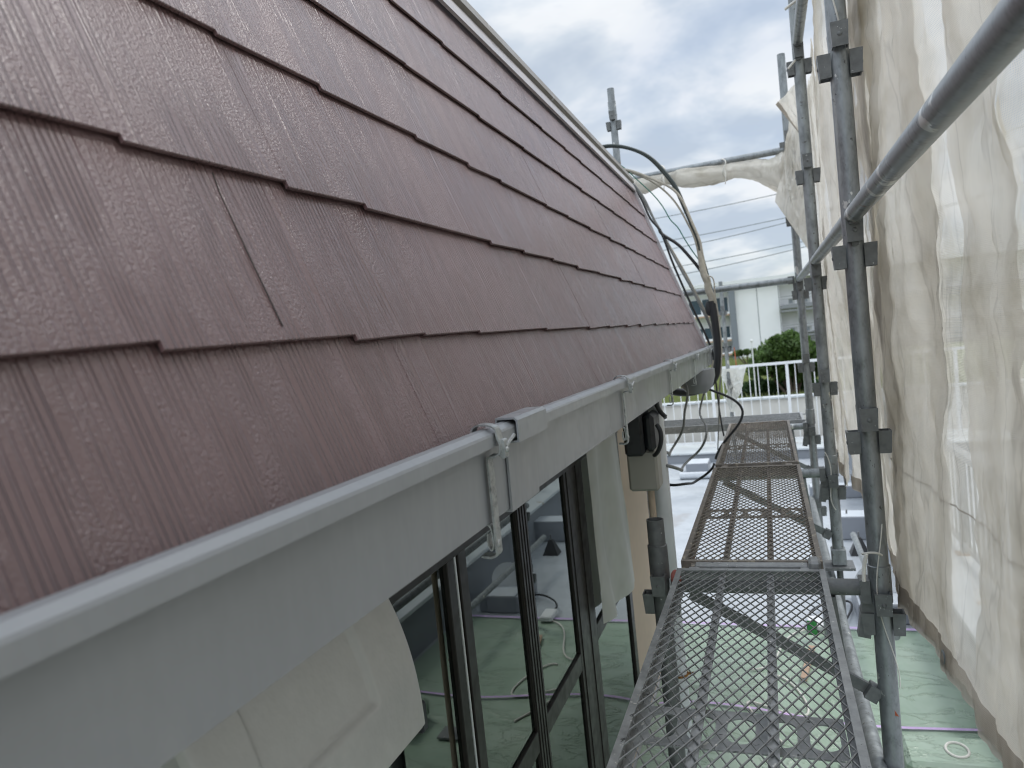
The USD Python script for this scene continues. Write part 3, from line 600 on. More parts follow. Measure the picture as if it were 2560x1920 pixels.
# ventilation hood
HY0, HY1 = .50, .90
hpts = spline([(WALLX, -.245), (-.62, -.262), (-.56, -.315), (-.526, -.39), (-.511, -.46), (-.5065, -.528)], 10)
s_ = np.r_[0, np.cumsum(np.linalg.norm(np.diff(hpts, axis=0), axis=1))]; s_ /= s_[-1]
def hood(u, v):
    x, z = np.interp(v, s_, hpts[:, 0]), np.interp(v, s_, hpts[:, 1]); y = HY0+(HY1-HY0)*u
    tx, tz = np.interp(np.clip(v+.01, 0, 1), s_, hpts[:, 0])-np.interp(np.clip(v-.01, 0, 1), s_, hpts[:, 0]), np.interp(np.clip(v+.01, 0, 1), s_, hpts[:, 1])-np.interp(np.clip(v-.01, 0, 1), s_, hpts[:, 1])
    l = np.hypot(tx, tz); nx, nz = -tz/l, tx/l
    sm = lambda t: np.clip(t, 0, 1)**2*(3-2*np.clip(t, 0, 1))
    wgt = sm((y-HY0-.075)/.010)*sm((HY1-.105-y)/.010)*sm((z+.450)/.012)
    edge = np.minimum((y-HY0), (HY1-y)); rd = .010*(1-np.sqrt(np.clip(1-(1-np.clip(edge/.010, 0, 1))**2, 0, 1)))
    off = -.008*wgt-rd
    return np.stack([x+nx*off, y, z+nz*off], 1)
V, Fc = grid(hood, 130, 110)
hd = MB().add(V, Fc)
hood_p = obj('vent_hood', hd, 'hood_cream', house, 50)
for yy in (HY0+.001, HY1-.004):
    pg = Polygon([(WALLX, -.5295)]+[(WALLX, -.247)]+[(x-.011, z-.002) for x, z in hpts[3:]])
    obj('end_plate', MB().prism(pg, lambda a, b, c: (a, yy+c, b), .003), 'hood_cream', hood_p, False)
obj('hood_lip', MB().box(-.530, -.5085, HY0+.012, HY1-.012, -.531, -.5285), 'hood_cream', hood_p, False)
obj('drip_clip', MB().box(-.545, -.515, HY1+.0, HY1+.018, -.55, -.505, .003), 'black_plastic', hood_p, False)

# translucent sheet taped over the last window
c4 = [at(1464, 1100, X=WALLX+.06), at(1543, 1100, X=WALLX+.06), at(1584, 1459, X=WALLX+.06), at(1511, 1560, X=WALLX+.06)]
def film(u, v):
    ya = c4[0][1]+(c4[3][1]-c4[0][1])*v; yb = c4[1][1]-.05+.45*np.sin(np.pi*v*.5)**2*0+ (c4[2][1]+.10-c4[1][1]+.0)*v
    zt_ = -.235; zb0 = c4[3][2]; zb1 = c4[2][2]
    y = ya+(yb-ya)*u; zb = zb0+(zb1-zb0)*u-.02*np.sin(np.pi*u)
    z = zt_+(zb-zt_)*v
    x = WALLX+.052+.022*np.sin(u*9+1.2*np.sin(3*v))*np.sin(np.pi*u)**.5*(.3+v)+.012*meshkit.fbm(np.stack([u*5, v*3, 0*u], 1), 3)
    return np.stack([x, y, z], 1)
tag(obj('plastic_sheet', grid(film, 60, 40), 'film_white', smooth=True), 'translucent white sheet hung over the last window before the beige wall', 'plastic sheet')

# black cable closure, beige box and conduit beside the downpipe
bb = thing('cable_closure', 'black cable closure box hanging under the gutter with cables looping out', 'cable box')
Yb = 2.26
a_, b_ = at(1562, 1140, Y=Yb), at(1640, 1140, Y=Yb)
obj('case', MB().box(a_[0], b_[0]-.035, Yb, Yb+.16, at(1600, 1142, Y=Yb)[2], -.225, .010), 'black_plastic', bb, False)
obj('lid', MB().box(b_[0]-.034, b_[0], Yb+.01, Yb+.15, at(1600, 1141, Y=Yb)[2]+.01, -.26, .012), 'black_plastic', bb, False)
bx = thing('conduit_box', 'beige plastic conduit box below the black cable closure', 'conduit box')
a2, b2 = at(1574, 1230, Y=Yb+.03), at(1650, 1230, Y=Yb+.03)
obj('case', MB().box(a2[0], b2[0], Yb+.03, Yb+.12, a2[2]-.0, at(1600, 1150, Y=Yb+.03)[2]+.03, .008), 'box_beige', bx, False)
obj('conduit', MB().tube([(b2[0]-.035, Yb+.07, a2[2]+.002), (b2[0]-.035, Yb+.07, FLOOR+.003)], .011, 12), 'house_wall', bx)

# ------------------------------------------------------------------ cables at the gable
YC = 4.74
r1 = lambda pts, Y=YC: [at(1480+x/3.7707, 180+y/3.7707, Y=Y) for x, y in pts]
r2 = lambda pts, Y=YC: [at(1480+x/3.3188, 560+y/3.3188, Y=Y) for x, y in pts]
r6 = lambda pts, Y=YC: [at(1600+x/3.4567, 960+y/3.4567, Y=Y) for x, y in pts]
def cable(pts, r, mt, label, jit=0.0):
    P = spline(pts, 7)
    tag(obj('cable', MB().tube(P, r, 8), mt, smooth=True), label, 'cable')
cable(r1([(-40, 780), (45, 718), (150, 693), (280, 700), (430, 742), (560, 812), (680, 932), (780, 1060), (860, 1230), (925, 1390)])+r2([(880, 120), (925, 300), (975, 480), (1000, 640)]), .009, 'dark_cable', 'thick dark cable arching highest from the roof edge')
cable(r1([(-40, 800), (55, 735), (150, 708), (280, 712), (420, 750), (545, 822), (660, 940), (765, 1075), (845, 1240), (912, 1395)], YC+.02)+r2([(862, 120), (905, 300), (955, 480), (985, 640)], YC+.02), .007, 'dark_cable', 'second dark cable just beneath the highest arching cable')
cable(r1([(230, 915), (400, 942), (560, 1005), (700, 1065), (800, 1140), (870, 1250), (935, 1400)], YC-.01)+r2([(890, 130), (910, 220), (940, 380), (970, 500)], YC-.01), .008, 'beige_cable', 'pale cable bowing out below the dark arch')
cable(r1([(235, 930), (400, 960), (540, 1020), (660, 1100), (770, 1210), (850, 1330), (900, 1425)], YC+.01)+r2([(840, 90), (875, 210), (925, 400)], YC+.01), .006, 'beige_cable', 'thin pale cable under the wider pale one')
cable(r1([(155, 838), (300, 900), (420, 1010), (560, 1140), (680, 1290), (745, 1400)])+r2([(705, 20), (760, 110), (830, 220), (885, 295)]), .0035, 'green_wire', 'thin green earth wire curving down to the taped bundle')
cable(r1([(270, 965), (400, 1100), (480, 1230), (555, 1390)])+r2([(535, 15), (590, 110), (650, 270), (720, 440), (800, 620), (870, 770), (960, 960), (1010, 1130)]), .007, 'black_rubber', 'black cable running closest along the roof edge to the gutter')
cable(r1([(300, 965), (420, 1090), (510, 1230), (585, 1390)], YC+.02)+r2([(560, 40), (640, 190), (740, 380), (840, 560), (920, 720), (980, 850), (1012, 960), (1000, 1150)], YC+.02), .0075, 'grey_cable', 'grey cable sagging beside the black one at the roof edge')
cable(r1([(320, 980), (440, 1120), (540, 1310)], YC+.03)+r2([(550, 20), (660, 210), (770, 400), (870, 590), (940, 730), (1000, 900), (1020, 1050)], YC+.03), .006, 'beige_cable', 'cream cable between the dark ones, reaching the black wrapped bundle')
cable(r2([(560, 40), (590, 90), (700, 160), (790, 250), (870, 345), (930, 440)], YC+.01), .010, 'black_rubber', 'short thick black cable crossing to the taped joint')
cable(r2([(960, 440), (990, 438), (1010, 470), (1018, 560), (1040, 700), (1060, 850), (1075, 1000), (1072, 1200), (1055, 1400), (1060, 1659)], YC-.05), .004, 'beige_cable', 'thin cream wire hooked over the taped joint and hanging straight down')
tb = thing('cable_bundle', 'bundle of cables with a grey taped joint and black wrapped sleeve below', 'cable bundle')
obj('taped_joint', MB().tube(spline(r2([(885, 225), (905, 320), (930, 420), (958, 480), (962, 530), (985, 590), (1000, 660)], YC-.02), 5), np.r_[np.linspace(.012, .024, 16), np.full(15, .022)], 12), 'beige_cable', tb, True)
obj('sleeve', MB().tube(spline(r2([(990, 640), (1012, 760), (1038, 920), (1045, 1120), (1020, 1260), (950, 1345), (830, 1392), (700, 1392), (600, 1360)], YC-.02), 6), .026, 12), 'black_rubber', tb, True)
obj('knot', MB().tm(trimesh.creation.icosphere(2, .022).apply_transform(np.diag([1, 1, 2.2, 1])).apply_translation(r2([(968, 700)], YC-.02)[0])), 'black_rubber', tb, True)
cable(r2([(1005, 1130), (975, 1260), (950, 1340), (930, 1400), (915, 1460)], YC-.06), .006, 'beige_cable', 'pale cable tied along the black sleeve')
cable(r2([(770, 1370)], 4.3)+r6([(400, 20), (412, 100), (385, 250), (370, 390), (290, 540)], 3.6)+r6([(200, 592), (110, 615)], 2.5), .006, 'grey_cable', 'grey cable hanging from the sleeve to the black closure')
cable(r6([(560, 60), (545, 110), (518, 220)], 4.4)+r6([(575, 420), (530, 550), (420, 660)], 3.7)+r6([(290, 720), (180, 690), (60, 635)], 2.5), .006, 'grey_cable', 'long grey cable looping low below the black closure')
cable(r6([(560, 20), (620, 55), (790, 125), (885, 230), (850, 350), (770, 450), (690, 560), (655, 650)], 4.2), .007, 'black_rubber', 'black cable swinging out in a wide loop over the far plank')
cable(r6([(640, 690), (590, 765), (500, 830)], 3.5)+r6([(370, 866), (250, 870), (150, 820)], 3.0)+r6([(90, 730), (45, 640)], 2.4), .006, 'black_rubber', 'black cable drooping lowest between the closure and the walkway')
cable(r6([(650, -60), (665, 60), (690, 250), (725, 450)], 4.5), .005, 'black_rubber', 'thin black cable hanging straight onto the far plank')
cable(r6([(700, -60), (690, 60), (680, 300), (672, 570)], 4.45), .0035, 'grey_cable', 'thin grey wire hanging straight beside the black one')
cable([at(1640, 1010, Y=2.42), at(1655, 1035, Y=2.5), at(1662, 1043, Y=2.55)], .008, 'black_rubber', 'short black cable stub cut off beside the gutter')
cable([at(1642, 1000, Y=2.36), at(1648, 1025, Y=2.40), at(1664, 1042, Y=2.40)], .0075, 'black_rubber', 'second black cable stub cut off under the gutter')
cable([at(1642, 1062, Y=2.24), at(1653, 1092, Y=2.23), at(1648, 1122, Y=2.24), at(1636, 1138, Y=2.27)], .007, 'black_rubber', 'black cable curled against the side of the closure')

# ------------------------------------------------------------------ scaffold
PX = .224
PIPE = .0243
def pocket_mesh(cx, cy, z, dx, dy, w=.041, h=.058, d=.031):
    mb = MB(); t = .004; R0 = PIPE-.003
    ax = np.array([dx, dy, 0.]); bx_ = np.array([-dy, dx, 0.]); c = np.array([cx, cy, z])
    tw = lambda zz: (w/2)*(1-.10*(zz < 0))      # tapers a little towards the bottom
    def plate(a0, a1, b0, b1, shrink=True):
        v = []
        for zz in (-h/2, h/2):
            k = .88 if zz < 0 and shrink else 1.0
            for a in (a0, a1):
                for b in (b0, b1):
                    v.append(c+ax*(R0+(a-R0)*(k if a > R0+.001 else 1))+bx_*b*k+np.array([0, 0, zz]))
        mb.add(v, [(0, 1, 3, 2), (4, 6, 7, 5), (0, 4, 5, 1), (2, 3, 7, 6), (0, 2, 6, 4), (1, 5, 7, 3)])
    plate(R0+d-t, R0+d, -w/2, w/2)
    plate(R0, R0+d-t, -w/2, -w/2+t); plate(R0, R0+d-t, w/2-t, w/2)
    mb.tm(trimesh.creation.icosphere(1, .006).apply_transform(np.diag([.5 if dx else 1, .5 if dy else 1, 1, 1])).apply_translation(c+ax*(R0+d*.94)))
    return mb
def pole(label, x, y, z0, z1, levels, mt, collars=(), lower=.062, base=True, group=None, name='scaffold_post'):
    t = thing(name, label, 'scaffold post', (x, y, z0), group); at_base(t, (x, y, z0))
    obj('pipe', MB().tube([(x, y, z0), (x, y, (z0+z1)/2), (x, y, z1)], PIPE, 24, hollow=.0028), mt, t, 40)
    for z in levels:
        for dx, dy in ((0, -1), (0, 1)): obj('pocket', pocket_mesh(x, y, z, dx, dy), 'steel_dark' if mt != 'galvanized_far' else mt, t, False)
        for dx, dy in ((-1, 0), (1, 0)): obj('pocket', pocket_mesh(x, y, z-lower, dx, dy), 'steel_dark', t, False)
    for z in collars: obj('collar', MB().tube([(x, y, z-.05), (x, y, z-.048), (x, y, z+.048), (x, y, z+.05)], [PIPE, PIPE+.0035, PIPE+.0035, PIPE], 24), mt, t, 40)
    return t
Y1, Y2, Y3 = 2.03, 3.52, 5.05
lv = lambda z0, z1: [z for z in [.232-.034+.475*k for k in range(-5, 4)] if z0+.1 < z < z1-.1]
pole('nearest galvanised scaffold post with wedge pockets, standing in front of the large net', PX, Y1, FLOOR+.01, 1.75, lv(-1.85, 1.75), 'galvanized', collars=(-.71,))
p2 = pole('second scaffold post along the walkway, ending in a collar above the floor', PX+.003, Y2, -1.14, 1.75, lv(-1.1, 1.75), 'galvanized_old', collars=(-.69,))
obj('jack_screw', MB().tube([(PX+.003, Y2, FLOOR+.012), (PX+.003, Y2, -1.145)], .014, 12), 'steel_dark', p2)
obj('base_plate', MB().box(PX-.06, PX+.065, Y2-.06, Y2+.06, -1.158, -1.146), 'steel_dark', p2, False)
obj('base_plate', MB().box(PX-.06, PX+.065, Y2-.06, Y2+.06, FLOOR+.02, FLOOR+.03), 'steel_dark', p2, False)
obj('socket', MB().box(PX-.028, PX+.034, Y2-.03, Y2+.03, -1.145, -1.07, .004), 'galvanized_old', p2, False)
ztip = at(1952, 136, Y=Y3)[2]
pole('third scaffold post, at the far corner with the pipe tip free above the folded net', PX, Y3, FLOOR+.01, ztip, lv(-1.85, ztip), 'galvanized', collars=(-.66,))
q = at(1526, 222, Y=5.12)
pole('lone scaffold post rising behind the roof edge against the sky', q[0], q[1], FLOOR+.01, q[2], [z for z in lv(-1.8, q[2])]+[at(1535, 292, Y=5.12)[2]], 'galvanized', collars=(at(1531, 272, Y=5.12)[2],))
q = at(1805, 753, Y=9.6)
pole('thin far scaffold post by the white railing, wrapped with white sheet at its foot', q[0], q[1], FLOOR+.01, q[2]+.25, [z for z in lv(-1.8, q[2]+.2)], 'galvanized')
stub_z = at(1638, 1298, Y=Y1)[2]; sx = at(1640, 1330, Y=Y1)[0]
pole('short dark open-topped post by the beige wall at the end of the nearest plank', sx, Y1, FLOOR+.01, stub_z, [-.712], 'steel_dark', collars=(-.655,))

def rail(label, p0, p1, mt='galvanized', name='guard_rail', wedge=(0, 1), r=.0214):
    t = thing(name, label, 'scaffold pipe'); p0, p1 = np.array(p0, float), np.array(p1, float); d = (p1-p0)/np.linalg.norm(p1-p0)
    obj('pipe', MB().tube([p0, (p0+p1)/2, p1], r, 24), mt, t, 40)
    for k in wedge:
        e, s = (p0, 1) if k == 0 else (p1, -1)
        obj('wedge_end', MB().beam(e-d*s*.012+np.array([0, 0, .0]), e+d*s*.028, .024, .05).beam(e-d*s*.010-np.array([0, 0, .075]), e-d*s*.010-np.array([0, 0, .02]), .016, .02, d), 'steel_dark', t, False)
    return t
HZ = .236
rail('nearest guard rail pipe crossing the top right, fixed to the nearest post', (PX+.002, .30, HZ), (PX, Y1-.038, HZ))
rail('guard rail pipe between the nearest and second posts', (PX, Y1+.038, HZ), (PX+.002, Y2-.038, HZ))
rail('guard rail pipe between the second and third posts', (PX+.002, Y2+.038, HZ), (PX, Y3-.038, HZ))
rail('upper guard rail pipe tied with cords, between the nearest and second posts', (PX, Y1+.038, HZ+.95), (PX+.002, Y2-.038, HZ+.95))
xl = at(1526, 400, Y=5.12)[0]
rail('cross pipe from the third post to behind the roof, above the far railing', (xl+.04, Y3+.03, HZ-.01), (PX-.04, Y3, HZ))
za, zb = at(1600, 436, Y=Y3)[2], at(1955, 376, Y=Y3)[2]
rail('upper cross pipe with the rolled net tied beneath it', (xl+.02, Y3+.02, za-.02), (PX-.03, Y3, zb), wedge=())
rail('low ledger pipe spotted with paint, along the posts under the plank edge', (.186, .55, -1.205), (.186, Y3-.0, -1.205), 'galvanized_old', 'ledger_pipe', wedge=())
def transom(label, y, z, x0, bracket=True):
    t = thing('bracket', label, 'scaffold bracket', (PX, y, z)); at_base(t, (PX, y, z))
    obj('tube', MB().tube([(x0, y, z), (0, y, z), (PX-.035, y, z)], .0214, 20), 'steel_dark' if y < 3 else 'galvanized', t, 40)
    obj('head', MB().beam((PX-.05, y, z-.005), (PX-.026, y, z-.005), .05, .06).beam((PX-.048, y, z-.13), (PX-.028, y, z-.02), .03, .03, (1, 0, 0)), 'steel_dark', t, False)
    if bracket:
        obj('brace', MB().beam((x0+.05, y+.01, z-.028), (PX-.026, y+.01, z-.29), .012, .030), 'steel_dark' if y < 3 else 'galvanized_old', t, False)
        obj('strut', MB().beam((PX-.115, y, z-.022), (PX-.098, y, z-.235), .012, .036, (0, 1, 0)).beam((PX-.13, y+.012, z-.022), (PX-.113, y+.012, z-.23), .006, .03, (1, 0, 0)), 'steel_dark' if y < 3 else 'galvanized_old', t, False)
        obj('brace_shoe', MB().beam((PX-.05, y+.002, z-.275), (PX-.022, y+.002, z-.292), .034, .04), 'steel_dark', t, False)
    return t
TZ = -.722
transom('nearest plank bracket with flat brace and strut fixed to the nearest post', Y1, TZ, sx+.03)
transom('plank bracket on the second post', Y2, TZ, -.30)
transom('plank bracket on the third post', Y3, TZ, -.30)
kn = at(1675, 1430, Y=Y1-.0)
tag(obj('red_cushion', MB().tm(trimesh.creation.icosphere(3, .019).apply_transform(np.diag([.8, .9, 1.25, 1])).apply_translation((sx+.046, Y1-.01, -.70))), 'red_cap', smooth=True), 'worn red cap on the pipe end beside the short dark post', 'end cap')

def plank(label, y0, y1, mt, wire, x0=-.290, x1=.094, z=-.675, along='y', seed=1, hook_tape=False, pitch=(.0225, .045)):
    t = thing('walk_plank', label, 'scaffold plank')
    Wd, Ln = x1-x0, y1-y0
    if along == 'y': pl_ = lambda a, b, c: (x0+a, y0+b, z+c)
    else: pl_ = lambda a, b, c: (x0+b, y0+a, z+c)
    if along == 'x': Wd, Ln = y1-y0, x1-x0
    def bx3(a0, a1, b0, b1, c0, c1, mb=None):
        mb = mb or MB(); v = [pl_(a, b, c) for a in (a0, a1) for b in (b0, b1) for c in (c0, c1)]
        return mb.add(v, [(0, 1, 3, 2), (4, 6, 7, 5), (0, 4, 5, 1), (2, 3, 7, 6), (0, 2, 6, 4), (1, 5, 7, 3)])
    for a0, s in ((0, 1), (Wd, -1)):
        mb = bx3(min(a0, a0+s*.0145), max(a0, a0+s*.0145), 0, Ln, .000, .0035)
        bx3(min(a0, a0+s*.0035), max(a0, a0+s*.0035), 0, Ln, -.046, .000, mb); bx3(min(a0+s*.0035, a0+s*.020), max(a0+s*.0035, a0+s*.020), 0, Ln, -.046, -.043, mb)
        obj('side_rail', mb, mt, t, False)
    for b0, s in ((0, 1), (Ln, -1)):
        mb = bx3(.015, Wd-.015, min(b0, b0+s*.016), max(b0, b0+s*.016), 0, .0033)
        bx3(.004, Wd-.004, min(b0, b0+s*.004), max(b0, b0+s*.004), -.045, -.0003, mb)
        obj('end_rail', mb, mt, t, False)
    for fr in (.325, .645):
        mb = bx3(Wd*fr-.009, Wd*fr+.009, .017, Ln-.017, -.0085, -.006); bx3(Wd*fr-.0015, Wd*fr+.0015, .017, Ln-.017, -.032, -.0085, mb)
        obj('centre_bar', mb, mt, t, False)
    cp = sbox(.022, Ln/2-.065, Wd-.022, Ln/2+.065)
    for k in range(5):
        c = .022+(Wd-.044)*(k+.5)/5; cp = cp.difference(LineString([(c, Ln/2-.018), (c, Ln/2+.018)]).buffer(.024))
    obj('cross_plate', MB().prism(cp, lambda a, b, c: pl_(a, b, -.042+c), .003), mt, t, False)
    # expanded steel mesh
    mb = MB(); sx_, sy_ = pitch; k = Wd/sx_; rngp = random.Random(seed)
    lo, hi = np.array([.012, .012]), np.array([Wd-.012, Ln-.012])
    for fam in (1, -1):
        n0 = int(-Ln/sy_)-2 if fam == 1 else -1; n1 = int(Wd/sx_+Ln/sy_)+3
        for i in range(n0 if fam == 1 else 0, n1):
            # a/sx - fam*b/sy = i (+.5)
            def pt(b): return np.array([sx_*(i+fam*b/sy_), b])
            b0, b1 = lo[1], hi[1]
            ba, bb_ = sorted([fam*sy_*(lo[0]/sx_-i), fam*sy_*(hi[0]/sx_-i)])
            b0, b1 = max(b0, ba), min(b1, bb_)
            if b1-b0 < .004: continue
            A, B = pt(b0), pt(b1); dz = -.0012 if fam == 1 else -.0034
            pA, pB = np.array(pl_(A[0], A[1], dz)), np.array(pl_(B[0], B[1], dz))
            mb.beam(pA, pB, .0021 if fam == 1 else .0019, .0034 if fam == 1 else .0026, (0.35*fam, .2, 1))
    obj('mesh_deck', mb, wire, t, False)
    for b0, s in ((0, 1), (Ln, -1)):
        for a in (.045, Wd-.045):
            hk = LineString(spline([(0, -.012), (-.022, -.004), (-.040, -.010), (-.046, -.030), (-.042, -.052)], 4)).buffer(.004, cap_style=2)
            obj('hook', MB().prism(hk, lambda p, q_, c: pl_(a-.014+c, b0+s*p*.9+s*.004, q_), .028), mt, t, 30)
    return t
plank('nearest walkway plank of open steel mesh with paint-spotted frame', .52, 2.022, 'plank_steel', 'mesh_steel', seed=1)
plank('second walkway plank with browned steel mesh, beyond the taped joint', 2.085, 3.49, 'plank_rusty', 'plank_rusty', x0=-.287, x1=.094, seed=2)
plank('third walkway plank, short brown mesh ending under the far cross plank', 3.56, 5.02, 'plank_rusty', 'plank_rusty', x0=-.285, x1=.092, seed=3)
plank('far cross plank of steel mesh lying across the end of the walkway', 5.12, 5.52, 'plank_steel', 'plank_steel', x0=-1.2, x1=.19, z=-.690, along='x', seed=4)
# taped end of second plank
et = thing('plank_end_bar', 'grey end bar with blue tape stripe between the first two planks', 'end bar')
obj('bar', MB().box(-.245, .055, 2.048, 2.080, -.708, -.672, .003), 'plank_steel', et, False)
obj('tape_stripe', MB().box(-.235, .045, 2.0462, 2.0478, -.694, -.688), 'blue_tape', et, False)
obj('latch', MB().box(.056, .086, 2.028, 2.082, -.705, -.655, .006), 'plank_steel', et, False)
tag(obj('tape_scrap', MB().box(-.205, -.188, 2.0405, 2.0455, -.703, -.698), 'green_tape', smooth=False), 'scrap of green tape left of the blue stripe on the end bar', 'tape')
q = at(2030, 1568, Y=1.9)
tag(obj('tape_scrap', MB().box(q[0]-.012, q[0]+.012, 1.893, 1.899, q[2]-.018, q[2]+.018, .002), 'green_tape', smooth=False), 'green tape wrapped on the brace under the nearest plank', 'tape')
q = at(2252, 1790, Y=Y1-.024)
tag(obj('sticker', MB().prism(Polygon([(-.010, 0), (.010, -.002), (-.004, .022)]), lambda a, b, c: (q[0]-.014+a, Y1-.0252+c+.6*abs(a-.014)*.35, q[2]+b), .0012), 'marker_red', smooth=False), 'small red triangle sticker low on the nearest post', 'sticker')

# cords
def cord(pts, r, label):
    tag(obj('cord', MB().tube(spline(pts, 8), r, 6), 'net_rope', smooth=True), label, 'cord')
yn = Y1-.03
cord([at(2205, 1310, Y=yn), at(2196, 1400, Y=yn), at(2192, 1470, Y=yn), at(2205, 1550, Y=yn), at(2236, 1640, Y=yn), at(2250, 1720, Y=yn)], .0016, 'thin white cord hanging down the nearest post below the net')
cord([at(2155, 1385, Y=yn), at(2185, 1382, Y=yn-.01), at(2205, 1388, Y=yn)], .003, 'white cord knotted round the nearest post above the bracket')
cord([at(2166, 1385, Y=yn-.02), at(2160, 1420, Y=yn-.02), at(2160, 1453, Y=yn-.02)], .005, 'frayed white cord end hanging from the knot at the bracket')
cord([at(2080, -8, Y=Y1-.03), at(2088, 20, Y=Y1-.03), at(2097, 54, Y=Y1-.03)], .0022, 'white cord end hanging at the top of the nearest post')
cord([at(1962, 24, Y=Y2-.1), at(1985, 5, Y=Y2-.12), at(2004, -8, Y=Y2-.15)], .006, 'stiff beige cord end sticking out from the upper guard rail')
cord([at(2004, 10, Y=Y2-.3), at(2006, 35, Y=Y2-.3), at(2008, 52, Y=Y2-.3)], .004, 'beige cord end hanging over the upper guard rail')
cord([at(1970, 172, Y=Y2-.04), at(1980, 160, Y=Y2-.04), at(1988, 150, Y=Y2-.03)], .005, 'short cord tail beside the pocket of the second post')
cord([at(2016, 148, Y=Y2+.02), at(2023, 160, Y=Y2), at(2022, 180, Y=Y2)], .003, 'wire loop at the top pocket of the second post')
cord([at(2062, 1130, Y=Y2-.03), at(2078, 1190, Y=Y2-.035), at(2077, 1240, Y=Y2-.035), at(2090, 1275, Y=Y2-.03)], .0025, 'thin wire along the lower part of the second post')

# ------------------------------------------------------------------ safety nets
def wr(a, b, c, s=0): return meshkit.fbm(np.stack([a, b, c], 1), 5, s)-.5
def ridge(a, b, s): return 1-np.abs(2*meshkit.fbm(np.stack([a, b, 0*a], 1), 4, s)-1)
def net_sheet(y0, y1, z0, z1, xf, seed, amp=1.0, lean=0.0):
    def fn(u, v):
        y = y0+(y1-y0)*u; z = z0+(z1-z0)*v
        if callable(z0) : pass
        x = xf(y, z)
        x = x+amp*(.070*wr(y*2.6+.35*z, z*.55, 0*y, seed)+.034*wr(y*8+z*1.3, z*1.5, 0*y, seed+3)+.028*(ridge(y*4+z*1.6, z*1.1, seed+5)-.5)+.020*(ridge(y*8-z*3, z*4, seed+9)-.5)+.012*(ridge(y*16+z*6, z*9, seed+12)-.5))
        yy = y+amp*.020*wr(y*3, z*2, 0*y+9, seed+1)
        zz = z+amp*.030*wr(y*3, 0*z, 0*y+5, seed+2)*(1-v)
        return np.stack([x, yy, zz], 1)
    return fn
def net(label, y0, y1, z0, z1, xf, seed, hem_sides, amp=1.0, nu=150, nv=200, mt='net_mesh', seam=None, eyelets=True, doubles=()):
    t = thing('safety_net', label, 'safety net'); fn = net_sheet(y0, y1, z0, z1, xf, seed, amp)
    obj('sheet', grid(fn, nu, nv), mt, t, True)
    def patch(name, ua, ub, va, vb, m_, off, n1, n2, lab=None):
        def g(u, v):
            p = fn(ua+(ub-ua)*u, va+(vb-va)*v); p[:, 0] += off; return p
        return obj(name, grid(g, n1, n2), m_, t, True, label=lab)
    Hh = .048/(z1-z0)
    hem = patch('bottom_hem', 0, 1, -Hh*.3, Hh, 'net_hem', -.009, nu, 6)
    for u0, u1 in hem_sides: patch('side_hem', u0, u1, 0, 1, 'net_double', -.003, 8, nv)
    for u0, u1 in doubles: patch('overlap_band', u0, u1, 0, 1, 'net_mesh', -.007, max(int((u1-u0)*nu), 8), nv)
    for vs in (seam or ()):
        patch('seam', 0, 1, vs, vs+.004/(z1-z0), 'net_hem', -.004, nu, 2)
    if eyelets:
        for u in np.linspace(.02, .98, max(int((y1-y0)/.42), 3)):
            p = fn(np.array([u]), np.array([Hh*.4]))[0]
            obj('eyelet', MB().tube([(p[0]-.006, p[1]+.013*math.cos(a), p[2]+.013*math.sin(a)) for a in np.linspace(0, 2*np.pi, 19)], .0035, 6), 'galvanized', hem)
    return t
x1f = lambda y, z: PX+.050+.07*np.sin(np.clip((Y1+.06-y)/1.66, 0, 1)*np.pi*.62)+.012*np.clip(z, -.7, 1.5)*0
net('large pale net hanging nearest, from the nearest post to the right edge', -.9, Y1+.27, -.785, 1.75, x1f, 11, [(.90, 1.0)], 1.0, 260, 230, seam=(.145,), doubles=[(.66, .76), (.80, .95), (.52, .56)])
x2f = lambda y, z: PX+.050+.05*np.clip((-z+.2)/.9, 0, 1)*np.sin(np.clip((y-Y1)/(Y2-Y1), 0, 1)*np.pi*.8)+.0*z
net('pale net between the nearest and second posts, its dirty hem swinging free', Y1+.045, Y2+.02, -.775, 1.75, x2f, 23, [(0, .05), (.95, 1)], .8, 150, 200, doubles=[(.2, .5), (.6, .75)])
x3f = lambda y, z: PX+.055+.03*np.sin((y-Y2)*2)
net('pale net between the second and third posts', Y2+.05, Y3-.05, -.80, 1.22, x3f, 37, [(0, .06), (.94, 1)], .8, 120, 160, doubles=[(.4, .5)])
# blown corner of the far net
def poly_sheet(name, label, px, yy, mt, amp, seed, n=34):
    pts = np.array([at(x, y, Y=Yv) for (x, y), Yv in zip(px, yy)])
    def fn(u, v):
        a = pts[0]+(pts[1]-pts[0])*u[:, None]; b = pts[3]+(pts[2]-pts[3])*u[:, None]
        p = a+(b-a)*v[:, None]
        w = amp*np.sin(np.pi*np.clip(v, 0, 1))**.6
        p[:, 1] += w*(1.6*wr(u*3, v*2, 0*u, seed)+.7*wr(u*9, v*7, 0*u, seed+2)); p[:, 0] += .5*w*wr(u*3, v*4, 0*u+3, seed+1)
        return p
    return fn
fl1 = poly_sheet('', '', [(1990, 208), (2018, 330), (2000, 335), (1940, 262)], [4.7, 4.7, 4.78, 4.85], 'net_far', .05, 3)
nf = thing('safety_net', 'corner of the far net blown inwards beside the third post', 'safety net')
obj('folded_corner', grid(fl1, 24, 24), 'net_far', nf, True)
fl1e = lambda u, v: fl1(u*0+u, .88+.12*v)+np.array([-.004, -.006, 0])
obj('hem', grid(lambda u, v: fl1(u, .86+.14*v)+np.array([-.003, -.008, 0]), 24, 5), 'net_hem', nf, True)
fl2 = poly_sheet('', '', [(1972, 300), (2022, 330), (2026, 632), (1938, 505)], [4.95, 4.7, 4.7, 4.95], 'net_far', .10, 8)
obj('hanging_part', grid(fl2, 40, 50), 'net_far', nf, True)
